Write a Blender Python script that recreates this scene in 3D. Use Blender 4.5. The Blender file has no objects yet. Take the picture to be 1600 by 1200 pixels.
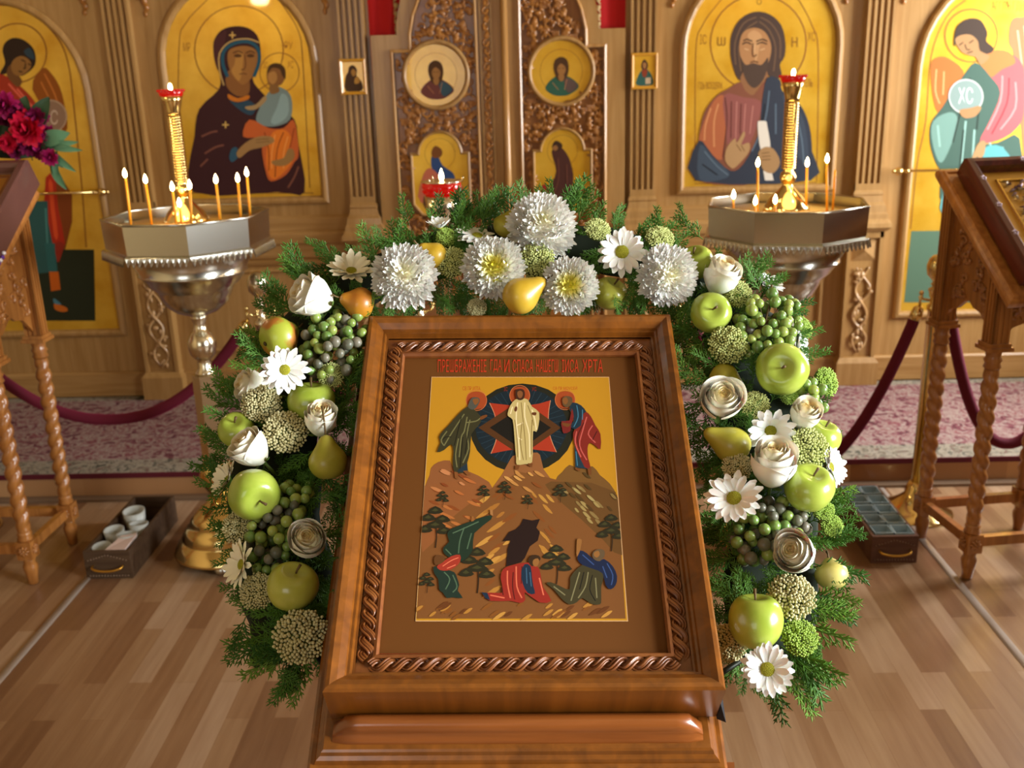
import bpy, math, random
from math import sin, cos, pi, radians as R
from mathutils import Vector as V, Matrix, geometry
random.seed(7)
SC = bpy.context.scene
COL = SC.collection

# ------------------------------------------------------------------ camera
FPX, CAMH = 1575.0, 1.65
_dn = V((145, 5000, FPX)).normalized()
_fw = V((30, -497, FPX)); _fw = (_fw - _fw.dot(_dn) * _dn).normalized()
_up = -_dn
_rt = _fw.cross(_up)
if _rt.x < 0: _rt = -_rt
# rows: world axes (x right, y into the church, z up) written in camera space (x right, y down, z forward)
WM = Matrix((_rt, _fw, _up))
CAM = V((0, 0, CAMH))
cd = bpy.data.cameras.new('camera'); cam = bpy.data.objects.new('camera', cd); COL.objects.link(cam)
cd.sensor_width = 36; cd.sensor_fit = 'HORIZONTAL'; cd.lens = 36 * FPX / 1600; cd.clip_start = .05
cx, cy, cz = WM @ V((1, 0, 0)), WM @ V((0, -1, 0)), WM @ V((0, 0, -1))
cam.matrix_world = Matrix(((cx.x, cy.x, cz.x, 0), (cx.y, cy.y, cz.y, 0), (cx.z, cy.z, cz.z, CAMH), (0, 0, 0, 1)))
cd.dof.use_dof = True; cd.dof.focus_distance = 1.5; cd.dof.aperture_fstop = 6.3
SC.camera = cam

# ------------------------------------------------------------------ world, lights, exposure
SC.view_settings.view_transform = 'Standard'; SC.view_settings.look = 'None'
SC.view_settings.gamma = 1; SC.view_settings.use_curve_mapping = False
SC.view_settings.exposure = 0.25
w = bpy.data.worlds.new('world'); SC.world = w; w.use_nodes = True
w.node_tree.nodes['Background'].inputs[0].default_value = (.92, .96, 1, 1)
w.node_tree.nodes['Background'].inputs[1].default_value = 1.2
def area(name, loc, rot, sx, sy, power, color):
    l = bpy.data.lights.new(name, 'AREA'); l.shape = 'RECTANGLE'; l.size = sx; l.size_y = sy
    l.energy = power; l.color = color
    o = bpy.data.objects.new(name, l); COL.objects.link(o); o.location = loc; o.rotation_euler = rot
    return o
# daylight through added, unseen windows: two in the right-hand wall, one behind the camera
area('daylight_right', (3.25, .15, 1.75), (0, R(90), 0), 1.5, 1.6, 170, (.97, .985, 1)).data.spread = R(105)   # spread narrowed to keep this light off the left wall
area('daylight_right_far', (3.30, 3.9, 1.75), (0, R(90), 0), 1.5, 1.1, 170, (.98, .985, 1))
area('fill_daylight_back', (-1.4, -2.55, 1.85), (R(90), 0, 0), 1.6, 1.5, 11, (1, .99, .96))
for i, (x, y, z, e) in enumerate([(-1.72, 2.8, 2.12, 9), (1.24, 2.8, 2.12, 9)]):
    l = bpy.data.lights.new('lamp_light', 'POINT'); l.energy = e; l.color = (1, .72, .40); l.shadow_soft_size = .06
    o = bpy.data.objects.new('lamp_light', l); COL.objects.link(o); o.location = (x, y, z)
cy_ = SC.cycles
cy_.use_denoising = True
cy_.max_bounces = 6; cy_.diffuse_bounces = 3; cy_.glossy_bounces = 4; cy_.transmission_bounces = 4
cy_.transparent_max_bounces = 6; cy_.caustics_reflective = False; cy_.caustics_refractive = False
cy_.sample_clamp_indirect = 4.0

# ------------------------------------------------------------------ pixel <-> place
def ray(px, py): return WM @ V(((px - 800) / FPX, (py - 600) / FPX, 1))
def at_y(px, py, Y):
    r = ray(px, py); return CAM + r * (Y / r.y)
def at_z(px, py, Z):
    r = ray(px, py); return CAM + r * ((Z - CAMH) / r.z)
def at_d(px, py, d): return CAM + ray(px, py) * d

# ------------------------------------------------------------------ materials
MATS = {}
def lin(c):
    if isinstance(c, str):
        c = [int(c[i:i+2], 16) / 255 for i in (0, 2, 4)]
        c = [x / 12.92 if x <= .04045 else ((x + .055) / 1.055) ** 2.4 for x in c]
    return (c[0], c[1], c[2], 1)
def mat(name, col, rough=.5, metal=0, coat=0, coat_r=.05, spec=.5, emit=None, es=0, trans=0, sub=0, alpha=1, ior=1.45):
    if name in MATS: return MATS[name]
    m = bpy.data.materials.new(name); m.use_nodes = True; MATS[name] = m
    b = m.node_tree.nodes['Principled BSDF']; I = b.inputs
    I['Base Color'].default_value = lin(col); I['Roughness'].default_value = rough; I['Metallic'].default_value = metal
    I['Coat Weight'].default_value = coat; I['Coat Roughness'].default_value = coat_r
    I['Specular IOR Level'].default_value = spec; I['IOR'].default_value = ior
    I['Transmission Weight'].default_value = trans; I['Alpha'].default_value = alpha
    if sub: I['Subsurface Weight'].default_value = sub; I['Subsurface Scale'].default_value = .01
    if emit: I['Emission Color'].default_value = lin(emit); I['Emission Strength'].default_value = es
    return m
def N(m, t, **kw):
    n = m.node_tree.nodes.new(t)
    for k, v in kw.items():
        if k in n.inputs: n.inputs[k].default_value = v
        else: setattr(n, k, v)
    return n
def L(m, a, b): m.node_tree.links.new(a, b)
def bsdf(m): return m.node_tree.nodes['Principled BSDF']
def ramp(m, stops):
    r = m.node_tree.nodes.new('ShaderNodeValToRGB'); e = r.color_ramp.elements
    while len(e) < len(stops): e.new(.5)
    for el, (p, c) in zip(e, stops): el.position = p; el.color = lin(c)
    return r
def coords(m, scale=(1, 1, 1), rot=(0, 0, 0), kind='Object'):
    t = N(m, 'ShaderNodeTexCoord'); mp = N(m, 'ShaderNodeMapping')
    mp.inputs['Scale'].default_value = scale; mp.inputs['Rotation'].default_value = rot
    L(m, t.outputs[kind], mp.inputs[0]); return mp.outputs[0]
def bump(m, src, strength, dist=.002):
    b = N(m, 'ShaderNodeBump'); b.inputs['Strength'].default_value = strength; b.inputs['Distance'].default_value = dist
    L(m, src, b.inputs['Height']); L(m, b.outputs[0], bsdf(m).inputs['Normal'])
def wood(name, dark, light, rough=.35, coat=.3, axis=2, scale=1.0):
    if name in MATS: return MATS[name]
    m = mat(name, light, rough, coat=coat, coat_r=.15)
    s = [26 * scale] * 3; s[axis] = 1.6 * scale
    c = coords(m, s)
    n = N(m, 'ShaderNodeTexNoise'); n.inputs['Scale'].default_value = 1.6; n.inputs['Detail'].default_value = 5
    n.inputs['Distortion'].default_value = .6
    L(m, c, n.inputs['Vector'])
    r = ramp(m, [(.3, dark), (.72, light)]); L(m, n.outputs[0], r.inputs[0]); L(m, r.outputs[0], bsdf(m).inputs['Base Color'])
    bump(m, n.outputs[0], .12, .001)
    return m
def speckle(name, c1, c2, scale, rough=.5, lo=.4, hi=.6, coat=0, sub=0, kind='Object', bmp=0):
    if name in MATS: return MATS[name]
    m = mat(name, c2, rough, coat=coat, sub=sub)
    c = coords(m, kind=kind)
    n = N(m, 'ShaderNodeTexNoise'); n.inputs['Scale'].default_value = scale; n.inputs['Detail'].default_value = 4
    L(m, c, n.inputs['Vector'])
    r = ramp(m, [(lo, c1), (hi, c2)]); L(m, n.outputs[0], r.inputs[0]); L(m, r.outputs[0], bsdf(m).inputs['Base Color'])
    if bmp: bump(m, n.outputs[0], bmp)
    return m
def vary(m, amount=.5, hue=.02):
    """each object of this material gets its own slightly different tone"""
    b = bsdf(m).inputs['Base Color']
    oi = N(m, 'ShaderNodeObjectInfo'); h = N(m, 'ShaderNodeHueSaturation')
    mr = N(m, 'ShaderNodeMapRange'); mr.inputs['To Min'].default_value = 1 - amount; mr.inputs['To Max'].default_value = 1 + amount
    L(m, oi.outputs['Random'], mr.inputs[0]); L(m, mr.outputs[0], h.inputs['Value'])
    mh = N(m, 'ShaderNodeMapRange'); mh.inputs['To Min'].default_value = .5 + hue; mh.inputs['To Max'].default_value = .5 - hue
    L(m, oi.outputs['Random'], mh.inputs[0]); L(m, mh.outputs[0], h.inputs['Hue'])
    if b.links:
        L(m, b.links[0].from_socket, h.inputs['Color'])
    else: h.inputs['Color'].default_value = b.default_value
    L(m, h.outputs[0], b); return m

OAK = wood('golden_oak', '9c743e', 'b28b54', .42, .25)
OAKX = wood('golden_oak_cross', '9a713c', 'b28b54', .42, .25, axis=0)
CARV = wood('carved_oak', '8a5522', 'bb8038', .28, .6)
BRN = wood('brown_ash', '5f340c', '844c14', .3, .55)
BRNX = wood('brown_ash_cross', '6a3612', '955523', .3, .5, axis=0, scale=.8)
BRNC = wood('brown_carving', '6a3715', '875022', .38, .35)
LEG = wood('lectern_oak', '8c5524', 'b87c3e', .3, .5)
RED = wood('mahogany', '3f150c', '66281a', .3, .5, axis=1)
GOLD = mat('gold_leaf', 'd09a1c', .38, .55, coat=.8, coat_r=.04)
n_ = N(GOLD, 'ShaderNodeTexNoise'); n_.inputs['Scale'].default_value = 7; n_.inputs['Detail'].default_value = 6
L(GOLD, coords(GOLD), n_.inputs['Vector'])
r_ = ramp(GOLD, [(.3, 'd49e1a'), (.7, 'ecc044')]); L(GOLD, n_.outputs[0], r_.inputs[0]); L(GOLD, r_.outputs[0], bsdf(GOLD).inputs['Base Color'])
BRASS = mat('polished_brass', 'e8cc88', .15, 1)
BRASSP = mat('pale_brass', 'e2d8bc', .2, 1)
STEEL = mat('nickel_brass', 'd2d2c6', .2, 1)
GILT = mat('gilt_edge', 'd8a83e', .35, .7)
VELV = mat('crimson_velvet', '5c0620', .85); bsdf(VELV).inputs['Sheen Weight'].default_value = .3; bsdf(VELV).inputs['Sheen Tint'].default_value = lin('d03070')
BLACKCLOTH = mat('black_cloth', '15161a', .9)
WAX = mat('yellow_wax', 'e0a028', .45, sub=.3)
FLAME = mat('candle_flame', 'ffd890', .5, emit='ffdc96', es=38)
REDGLASS = mat('red_glass', 'b00a06', .08, trans=.45, spec=.8, emit='d01004', es=.25)

# ------------------------------------------------------------------ mesh builder
def frame_of(d, up=V((0, 0, 1))):
    d = d.normalized()
    if abs(d.dot(up)) > .99: up = V((0, 1, 0))
    a = up.cross(d).normalized(); return a, d.cross(a).normalized(), d
class MB:
    def __init__(s, xf=None): s.v = []; s.f = []; s.m = []; s.s = []; s.xf = xf
    def add(s, vs, fs, mi=0, sm=True, xf=None):
        o = len(s.v); xf = xf or s.xf
        s.v += [(xf @ V(p)) if xf else V(p) for p in vs]
        for f in fs: s.f.append([o + i for i in f]); s.m.append(mi); s.s.append(sm)
    def box(s, x0, x1, y0, y1, z0, z1, mi=0, xf=None):
        s.add([(x, y, z) for x in (x0, x1) for y in (y0, y1) for z in (z0, z1)],
              [(0, 1, 3, 2), (4, 6, 7, 5), (0, 4, 5, 1), (2, 3, 7, 6), (0, 2, 6, 4), (1, 5, 7, 3)], mi, False, xf)
    def bbox(s, x0, x1, y0, y1, z0, z1, b=.004, mi=0, xf=None):
        """box with chamfered long edges on the y- side face and all round it"""
        vs = []
        for (z, d) in ((z0, 0), (z1, 0)): pass
        prof = [(y1, 0), (y0 + b, 0), (y0, b)]
        rings = []
        for (y, i) in prof: rings.append([(x0 + i, y, z0 + i), (x1 - i, y, z0 + i), (x1 - i, y, z1 - i), (x0 + i, y, z1 - i)])
        vs = [p for r in rings for p in r]; fs = []
        for k in range(2):
            for j in range(4): fs.append((4*k + j, 4*k + (j+1) % 4, 4*k + 4 + (j+1) % 4, 4*k + 4 + j))
        fs += [(8, 9, 10, 11), (3, 2, 1, 0)]
        s.add(vs, fs, mi, False, xf)
    def tube(s, pts, r, n=8, mi=0, cap=True, xf=None, sm=True, flat=1.0, up=V((0, 0, 1))):
        pts = [V(p) for p in pts]; k = len(pts)
        rs = r if isinstance(r, (list, tuple)) else [r] * k
        vs = []; A = None
        for i, p in enumerate(pts):
            d = (pts[min(i+1, k-1)] - pts[max(i-1, 0)])
            if d.length < 1e-9: d = V((0, 0, 1))
            d.normalize()
            if A is None: A, B, _ = frame_of(d, up)
            else:
                A = (A - A.dot(d) * d)
                if A.length < 1e-6: A, B, _ = frame_of(d, up)
                A.normalize(); B = d.cross(A)
            for j in range(n):
                t = 2 * pi * j / n; vs.append(p + A * (rs[i] * cos(t)) + B * (rs[i] * flat * sin(t)))
        fs = [(i*n + j, i*n + (j+1) % n, (i+1)*n + (j+1) % n, (i+1)*n + j) for i in range(k-1) for j in range(n)]
        if cap: fs += [tuple(range(n))[::-1], tuple((k-1)*n + j for j in range(n))]
        s.add(vs, fs, mi, sm, xf)
    def lathe(s, prof, n=24, mi=0, c=(0, 0, 0), xf=None, sm=True, sq=None, rot=0):
        """prof: (radius, z) bottom to top"""
        vs = []
        for (r, z) in prof:
            for j in range(n):
                t = 2 * pi * (j + .5 * (sq is not None)) / n + rot
                vs.append((c[0] + r * cos(t), c[1] + r * sin(t), c[2] + z))
        k = len(prof)
        fs = [(i*n + j, i*n + (j+1) % n, (i+1)*n + (j+1) % n, (i+1)*n + j) for i in range(k-1) for j in range(n)]
        if prof[0][0] > 1e-6: fs.append(tuple(range(n))[::-1])
        if prof[-1][0] > 1e-6: fs.append(tuple((k-1)*n + j for j in range(n)))
        s.add(vs, fs, mi, sm, xf)
    def sph(s, c, r, n=12, mi=0, sc=(1, 1, 1), xf=None):
        h = max(4, n // 2); vs = []; fs = []
        rad = r
        for i in range(h + 1):
            a = -pi / 2 + pi * i / h
            for j in range(n):
                t = 2 * pi * j / n
                vs.append((c[0] + rad * sc[0] * cos(a) * cos(t), c[1] + rad * sc[1] * cos(a) * sin(t), c[2] + rad * sc[2] * sin(a)))
        fs = [(i*n + j, i*n + (j+1) % n, (i+1)*n + (j+1) % n, (i+1)*n + j) for i in range(h) for j in range(n)]
        s.add(vs, fs, mi, True, xf)
    def poly(s, pts3, mi=0, sm=False):
        s.add(pts3, [tuple(range(len(pts3)))], mi, sm)
    def prism(s, pts2, h0, h1, fn, mi=0):
        """outline (u, v) extruded from height h0 to h1 through fn(u, v, h); front is h1"""
        n = len(pts2); tri = geometry.tessellate_polygon([[V((p[0], p[1], 0)) for p in pts2]])
        vs = [fn(p[0], p[1], h0) for p in pts2] + [fn(p[0], p[1], h1) for p in pts2]
        fs = [tuple(n + i for i in t) for t in tri] + [(i, (i+1) % n, n + (i+1) % n, n + i) for i in range(n)]
        fs += [tuple(t)[::-1] for t in tri]
        s.add(vs, fs, mi, False)
    def build(s, name, mats, parent=None, world=False, sharp=None):
        me = bpy.data.meshes.new(name)
        vs = s.v
        if world and parent is not None:
            rt_ = parent
            while rt_.parent is not None: rt_ = rt_.parent
            inv = rt_.matrix_basis.inverted(); vs = [inv @ p for p in vs]
        me.from_pydata([tuple(p) for p in vs], [], s.f)
        if not isinstance(mats, (list, tuple)): mats = [mats]
        for m in mats: me.materials.append(m)
        me.polygons.foreach_set('material_index', s.m); me.polygons.foreach_set('use_smooth', s.s)
        me.validate(); me.update()
        o = bpy.data.objects.new(name, me); COL.objects.link(o)
        if parent is not None: o.parent = parent
        if sharp: pass
        return o
def fixn(o):
    import bmesh
    b = bmesh.new(); b.from_mesh(o.data); bmesh.ops.recalc_face_normals(b, faces=b.faces); b.to_mesh(o.data); b.free(); return o
def thing(name, label, cat, loc=(0, 0, 0), rz=0, group=None, mtx=None):
    o = bpy.data.objects.new(name, None); COL.objects.link(o); o.empty_display_size = .02
    if mtx is not None: o.matrix_basis = mtx
    else: o.location = loc; o.rotation_euler = (0, 0, rz)
    if mtx is None: o.matrix_basis = Matrix.Translation(V(loc)) @ Matrix.Rotation(rz, 4, 'Z')
    o['label'] = label; o['category'] = cat
    if group: o['group'] = group
    return o
def tag(o, label, cat, group=None):
    o['label'] = label; o['category'] = cat
    if group: o['group'] = group
    return o
def struct(o): o['kind'] = 'structure'; return o
def dup(root, mtx, label, group=None, name=None):
    r = root.copy(); COL.objects.link(r); r.matrix_basis = mtx; r['label'] = label
    if group: r['group'] = group
    for ch in list(root.children):
        c = ch.copy(); COL.objects.link(c); c.parent = r
        for g in list(ch.children):
            d = g.copy(); COL.objects.link(d); d.parent = c
    return r
def smooth_pts(P, k=4, closed=True):
    n = len(P); out = []
    rng = range(n) if closed else range(n - 1)
    for i in rng:
        g = (lambda a: P[a % n]) if closed else (lambda a: P[min(max(a, 0), n-1)])
        p0, p1, p2, p3 = g(i-1), g(i), g(i+1), g(i+2)
        for j in range(k):
            t = j / k
            out.append(tuple(.5 * ((2*p1[q]) + (-p0[q]+p2[q])*t + (2*p0[q]-5*p1[q]+4*p2[q]-p3[q])*t*t + (-p0[q]+3*p1[q]-3*p2[q]+p3[q])*t**3) for q in range(len(p1))))
    if not closed: out.append(tuple(P[-1]))
    return out
def offset_line(P, d, closed):
    n = len(P); out = []
    for i in range(n):
        if closed: a, b, c = P[(i-1) % n], P[i], P[(i+1) % n]
        else: a, b, c = P[max(i-1, 0)], P[i], P[min(i+1, n-1)]
        def nrm(p, q):
            dx, dy = q[0]-p[0], q[1]-p[1]; l = math.hypot(dx, dy)
            return (-dy/l, dx/l) if l > 1e-12 else None
        n1, n2 = nrm(a, b), nrm(b, c)
        if n1 is None: n1 = n2
        if n2 is None: n2 = n1
        mx, my = n1[0]+n2[0], n1[1]+n2[1]; dd = mx*n1[0] + my*n1[1]
        if dd < .2: dd = .2
        out.append((b[0] + mx*d/dd, b[1] + my*d/dd))
    return out
def sweep(mb, P, prof, fn, closed=True, mi=0, sm=False):
    """moulding: profile (offset to the left of the path, height) swept along 2D path P; fn(u, v, h) -> point"""
    rows = [[fn(p[0], p[1], h) for p in offset_line(P, o, closed)] for (o, h) in prof]
    n = len(P); vs = [p for r in rows for p in r]; fs = []
    for k in range(len(rows) - 1):
        for i in range(n if closed else n - 1):
            j = (i + 1) % n; fs.append((k*n + i, k*n + j, (k+1)*n + j, (k+1)*n + i))
    mb.add(vs, fs, mi, sm)
def clip_poly(P, Q):
    for i in range(len(Q)):
        a, c = Q[i], Q[(i+1) % len(Q)]; out = []
        sd = lambda p: (c[0]-a[0])*(p[1]-a[1]) - (c[1]-a[1])*(p[0]-a[0])
        for j in range(len(P)):
            p, q = P[j-1], P[j]; sp, sq = sd(p), sd(q)
            if (sp >= 0) != (sq >= 0):
                t = sp/(sp - sq); out.append((p[0] + (q[0]-p[0])*t, p[1] + (q[1]-p[1])*t))
            if sq >= 0: out.append(q)
        P = out
        if not P: return P
    return P
class Paint:
    """flat painting: coloured shapes laid over one another on a plane; px(x, y, lift) -> place"""
    def __init__(s, fn): s.fn = fn; s.mb = MB(); s.mats = []; s.k = 0; s.step = .0001; s.clip = None; s.tf = lambda p: p
    def mi(s, m):
        if isinstance(m, str): m = mat('paint_' + m, m, .6, spec=.3)
        if m not in s.mats: s.mats.append(m)
        return s.mats.index(m)
    def fill(s, m, pts, sm=3):
        P = [s.tf(p) for p in pts]
        if sm: P = smooth_pts(P, sm)
        if s.clip: P = clip_poly(P, s.clip)
        if len(P) < 3: return
        s.k += 1; h = s.k * s.step
        tri = geometry.tessellate_polygon([[V((p[0], p[1], 0)) for p in P]])
        vs = [s.fn(p[0], p[1], h) for p in P]
        s.mb.add(vs, [tuple(t) for t in tri], s.mi(m), False)
    def line(s, m, pts, w, sm=4, closed=False):
        P = [s.tf(p) for p in pts]
        if sm: P = smooth_pts(P, sm, closed)
        s.k += .5; h = s.k * s.step
        o0, o1 = s.tf((0, 0)), s.tf((1, 0)); w = w*abs(o1[0] - o0[0])
        A, B = offset_line(P, w/2, closed), offset_line(P, -w/2, closed); n = len(P)
        vs = [s.fn(p[0], p[1], h) for p in A] + [s.fn(p[0], p[1], h) for p in B]
        s.mb.add(vs, [(i, (i+1) % n, n + (i+1) % n, n + i) for i in range(n if closed else n-1)], s.mi(m), False)
    def disc(s, m, c, r, ry=None): s.fill(m, [(c[0] + r*cos(t*pi/12), c[1] + (ry or r)*sin(t*pi/12)) for t in range(24)], 0)
    def ring(s, m, c, r, w): s.line(m, [(c[0] + r*cos(t*pi/18), c[1] + r*sin(t*pi/18)) for t in range(36)], w, 0, True)
    def folds(s, m, lines, w=1.0):
        for l in lines: s.line(m, l, w, 3)
def text_polys(txt, size=1.0):
    cu = bpy.data.curves.new('lettering', 'FONT'); cu.body = txt; cu.size = size; cu.resolution_u = 3
    o = bpy.data.objects.new('lettering', cu); COL.objects.link(o)
    dg = bpy.context.evaluated_depsgraph_get(); me = bpy.data.meshes.new_from_object(o.evaluated_get(dg))
    vs = [(v.co.x, v.co.y) for v in me.vertices]; fs = [tuple(p.vertices) for p in me.polygons]
    bpy.data.objects.remove(o); bpy.data.curves.remove(cu); bpy.data.meshes.remove(me)
    return vs, fs
def put_text(pt, txt, m, x0, y0, x1, y1, bold=0):
    """lettering fitted into the box x0..x1, y0 (top)..y1 (bottom) of the painting's own frame"""
    vs, fs = text_polys(txt)
    if not vs: return
    ax, bx = min(v[0] for v in vs), max(v[0] for v in vs); ay, by = min(v[1] for v in vs), max(v[1] for v in vs)
    pt.k += 1; h = pt.k * pt.step
    q = []
    for v in vs:
        p = pt.tf((x0 + (v[0]-ax)/(bx-ax)*(x1-x0), y1 - (v[1]-ay)/(by-ay)*(y1-y0))); q.append(pt.fn(p[0], p[1], h))
    pt.mb.add(q, fs, pt.mi(m), False)
# ================================================================== the setting
def plank_material():
    m = mat('beech_laminate', 'a9713f', .33, coat=.15, coat_r=.2)
    c = coords(m, rot=(0, 0, R(90)))
    b = N(m, 'ShaderNodeTexBrick'); b.offset = .37; b.offset_frequency = 2
    b.inputs['Scale'].default_value = 1; b.inputs['Brick Width'].default_value = .46; b.inputs['Row Height'].default_value = .066
    b.inputs['Mortar Size'].default_value = .0006; b.inputs['Mortar Smooth'].default_value = .3; b.inputs['Bias'].default_value = 0
    b.inputs['Color1'].default_value = (0, 0, 0, 1); b.inputs['Color2'].default_value = (1, 1, 1, 1); b.inputs['Mortar'].default_value = (.25, .25, .25, 1)
    L(m, c, b.inputs['Vector'])
    r = ramp(m, [(0, '7d5a3e'), (.35, '957252'), (.7, 'a68664'), (1, 'b3977a')]); L(m, b.outputs['Color'], r.inputs[0])
    c2 = coords(m, (30, 2.2, 1)); n = N(m, 'ShaderNodeTexNoise'); n.inputs['Scale'].default_value = 1.5; n.inputs['Detail'].default_value = 5
    L(m, c2, n.inputs['Vector'])
    mx = N(m, 'ShaderNodeMix'); mx.data_type = 'RGBA'; mx.blend_type = 'MULTIPLY'; mx.inputs[0].default_value = .35
    r2 = ramp(m, [(.3, 'b08868'), (.7, 'ffffff')]); L(m, n.outputs[0], r2.inputs[0])
    L(m, r.outputs[0], mx.inputs[6]); L(m, r2.outputs[0], mx.inputs[7]); L(m, mx.outputs[2], bsdf(m).inputs['Base Color'])
    return m
PLANK = plank_material()
X0, X1, Y0, Y1, ZC = -3.25, 3.0, -2.4, 4.95, 3.1
b = MB(); b.box(X0, X1, Y0, Y1, -.05, 0); struct(b.build('floor', PLANK))
PLASTER = mat('ochre_plaster', '9c8660', .9)
b = MB(); b.box(X0 - .1, X1 + .1, Y0 - .1, Y1 + .1, ZC, ZC + .1); struct(b.build('ceiling', PLASTER))
b = MB(); b.box(X0 - .1, X0, Y0, Y1, 0, ZC); struct(b.build('wall_left', PLASTER))
b = MB(); b.box(X0 - .1, X1 + .1, Y1, Y1 + .1, 0, ZC); struct(b.build('wall_back', PLASTER))
def holed_wall(name, axis, c0, c1, a0, a1, holes):
    """wall along y (axis 'x' fixed) or along x (axis 'y' fixed) with window openings (a, b, z0, z1)"""
    b = MB(); cur = a0
    def bx(p, q, z0, z1):
        if axis == 'x': b.box(c0, c1, p, q, z0, z1)
        else: b.box(p, q, c0, c1, z0, z1)
    for (p, q, z0, z1) in holes:
        bx(cur, p, 0, ZC); bx(p, q, 0, z0); bx(p, q, z1, ZC); cur = q
    bx(cur, a1, 0, ZC); struct(b.build(name, PLASTER))
WR = [(-.65, .95, .95, 2.55), (3.35, 4.45, .95, 2.55)]
holed_wall('wall_right', 'x', X1, X1 + .15, Y0, Y1, WR)
holed_wall('wall_front', 'y', Y0 - .15, Y0, X0, X1, [(-2.3, -.5, 1.0, 2.7)])
WHITE = mat('white_frame', 'e8e6e0', .5)
GLASS = mat('window_glass', 'ffffff', .0, trans=1, ior=1.0)
def window(n, axis, c, a, b_, z0, z1):
    m = MB(); t = .05
    def bx(p, q, s, e):
        if axis == 'x': m.box(c + .03, c + .08, p, q, s, e)
        else: m.box(p, q, c - .08, c - .03, s, e)
    bx(a, b_, z0, z0 + t); bx(a, b_, z1 - t, z1); bx(a, a + t, z0, z1); bx(b_ - t, b_, z0, z1); bx((a+b_)/2 - .02, (a+b_)/2 + .02, z0, z1)
    struct(m.build('window_%d' % n, WHITE))
for i, (a, b_, z0, z1) in enumerate(WR): window(i + 1, 'x', X1, a, b_, z0, z1)
window(3, 'y', Y0, -2.3, -.5, 1.0, 2.7)  # rear window is unseen, added for the fill light

# raised platform (solea): carpet on top, laminate riser
PT = .11; PY = 3.80
b = MB(); b.box(X0, X1, PY, Y1, 0, PT - .012); struct(b.build('floor_platform', PLANK))
def riser_mat():
    m = mat('laminate_riser', 'b98a5c', .35, coat=.1)
    c = coords(m, (3.2, 1, 1)); n = N(m, 'ShaderNodeTexWhiteNoise'); n.noise_dimensions = '1D'
    s = N(m, 'ShaderNodeSeparateXYZ'); L(m, c, s.inputs[0]); f = N(m, 'ShaderNodeMath'); f.operation = 'FLOOR'; L(m, s.outputs[0], f.inputs[0])
    L(m, f.outputs[0], n.inputs['W']); r = ramp(m, [(0, '97663c'), (1, 'c79a6b')]); L(m, n.outputs[0], r.inputs[0]); L(m, r.outputs[0], bsdf(m).inputs['Base Color'])
    return m
b = MB(); b.box(X0, X1, PY - .008, PY, .012, PT - .016); struct(b.build('trim_1', riser_mat()))
b = MB(); b.box(X0, X1, PY - .05, PY - .008, 0, .012); struct(b.build('trim_2', mat('grey_brown_strip', '7d6650', .5)))
def carpet_mat():
    m = mat('carpet_pile', '8a6a68', .95)
    c = coords(m); n = N(m, 'ShaderNodeTexNoise'); n.inputs['Scale'].default_value = 17; n.inputs['Detail'].default_value = 4; n.inputs['Roughness'].default_value = .7
    n.inputs['Distortion'].default_value = 1.2
    L(m, c, n.inputs['Vector'])
    v = N(m, 'ShaderNodeTexVoronoi'); v.inputs['Scale'].default_value = 9; L(m, c, v.inputs['Vector'])
    r = ramp(m, [(.36, '4e2028'), (.46, '804850'), (.50, 'a09488'), (.54, '948078'), (.585, '84484e'), (.68, '5c2830')]); L(m, n.outputs[0], r.inputs[0])
    rb = ramp(m, [(.40, '4c4a3e'), (.47, '9c9484'), (.54, '8e8472'), (.6, '5e5a4c'), (.66, '7c3d42')]); L(m, n.outputs[0], rb.inputs[0])
    s = N(m, 'ShaderNodeSeparateXYZ'); L(m, c, s.inputs[0])
    # borders along the front and the back edge
    mr = ramp(m, [(0, 'ffffff'), (.10, 'ffffff'), (.115, '000000'), (.80, '000000'), (.82, 'ffffff')]); mr.color_ramp.interpolation = 'CONSTANT'
    mp = N(m, 'ShaderNodeMapRange'); mp.inputs['From Min'].default_value = 0; mp.inputs['From Max'].default_value = 1.15
    L(m, s.outputs[1], mp.inputs[0]); L(m, mp.outputs[0], mr.inputs[0])
    mx = N(m, 'ShaderNodeMix'); mx.data_type = 'RGBA'; L(m, mr.outputs[0], mx.inputs[0]); L(m, r.outputs[0], mx.inputs[6]); L(m, rb.outputs[0], mx.inputs[7])
    L(m, mx.outputs[2], bsdf(m).inputs['Base Color']); bump(m, n.outputs[0], .5, .004)
    return m
car = thing('carpet', 'patterned red and grey carpet runner covering the raised platform', 'carpet', (0, PY, PT))
b = MB(); b.box(X0 + .02, X1 - .02, PY - .015, 4.93, PT - .010, PT + .002); b.build('pile', carpet_mat(), car, True)
b = MB(); b.box(X0 + .02, X1 - .02, PY - .022, PY - .015, PT - .018, PT + .003); b.build('binding', mat('burgundy_binding', '5a1420', .9), car, True)
for x, lb in ((-1.574, 'left'), (1.361, 'right')):
    b = MB(); b.add([(x - .014, Y0, .0005), (x - .009, Y0, .006), (x + .009, Y0, .006), (x + .014, Y0, .0005), (x - .014, PY - .06, .0005), (x - .009, PY - .06, .006), (x + .009, PY - .06, .006), (x + .014, PY - .06, .0005)],
                    [(0, 1, 5, 4), (1, 2, 6, 5), (2, 3, 7, 6), (0, 3, 2, 1), (4, 5, 6, 7)])
    tag(b.build('threshold_strip', mat('grey_metal_strip', 'b8aa9c', .4, .2)), 'grey metal threshold strip running across the laminate floor on the %s side' % lb, 'floor strip', 'floor strips')

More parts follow.
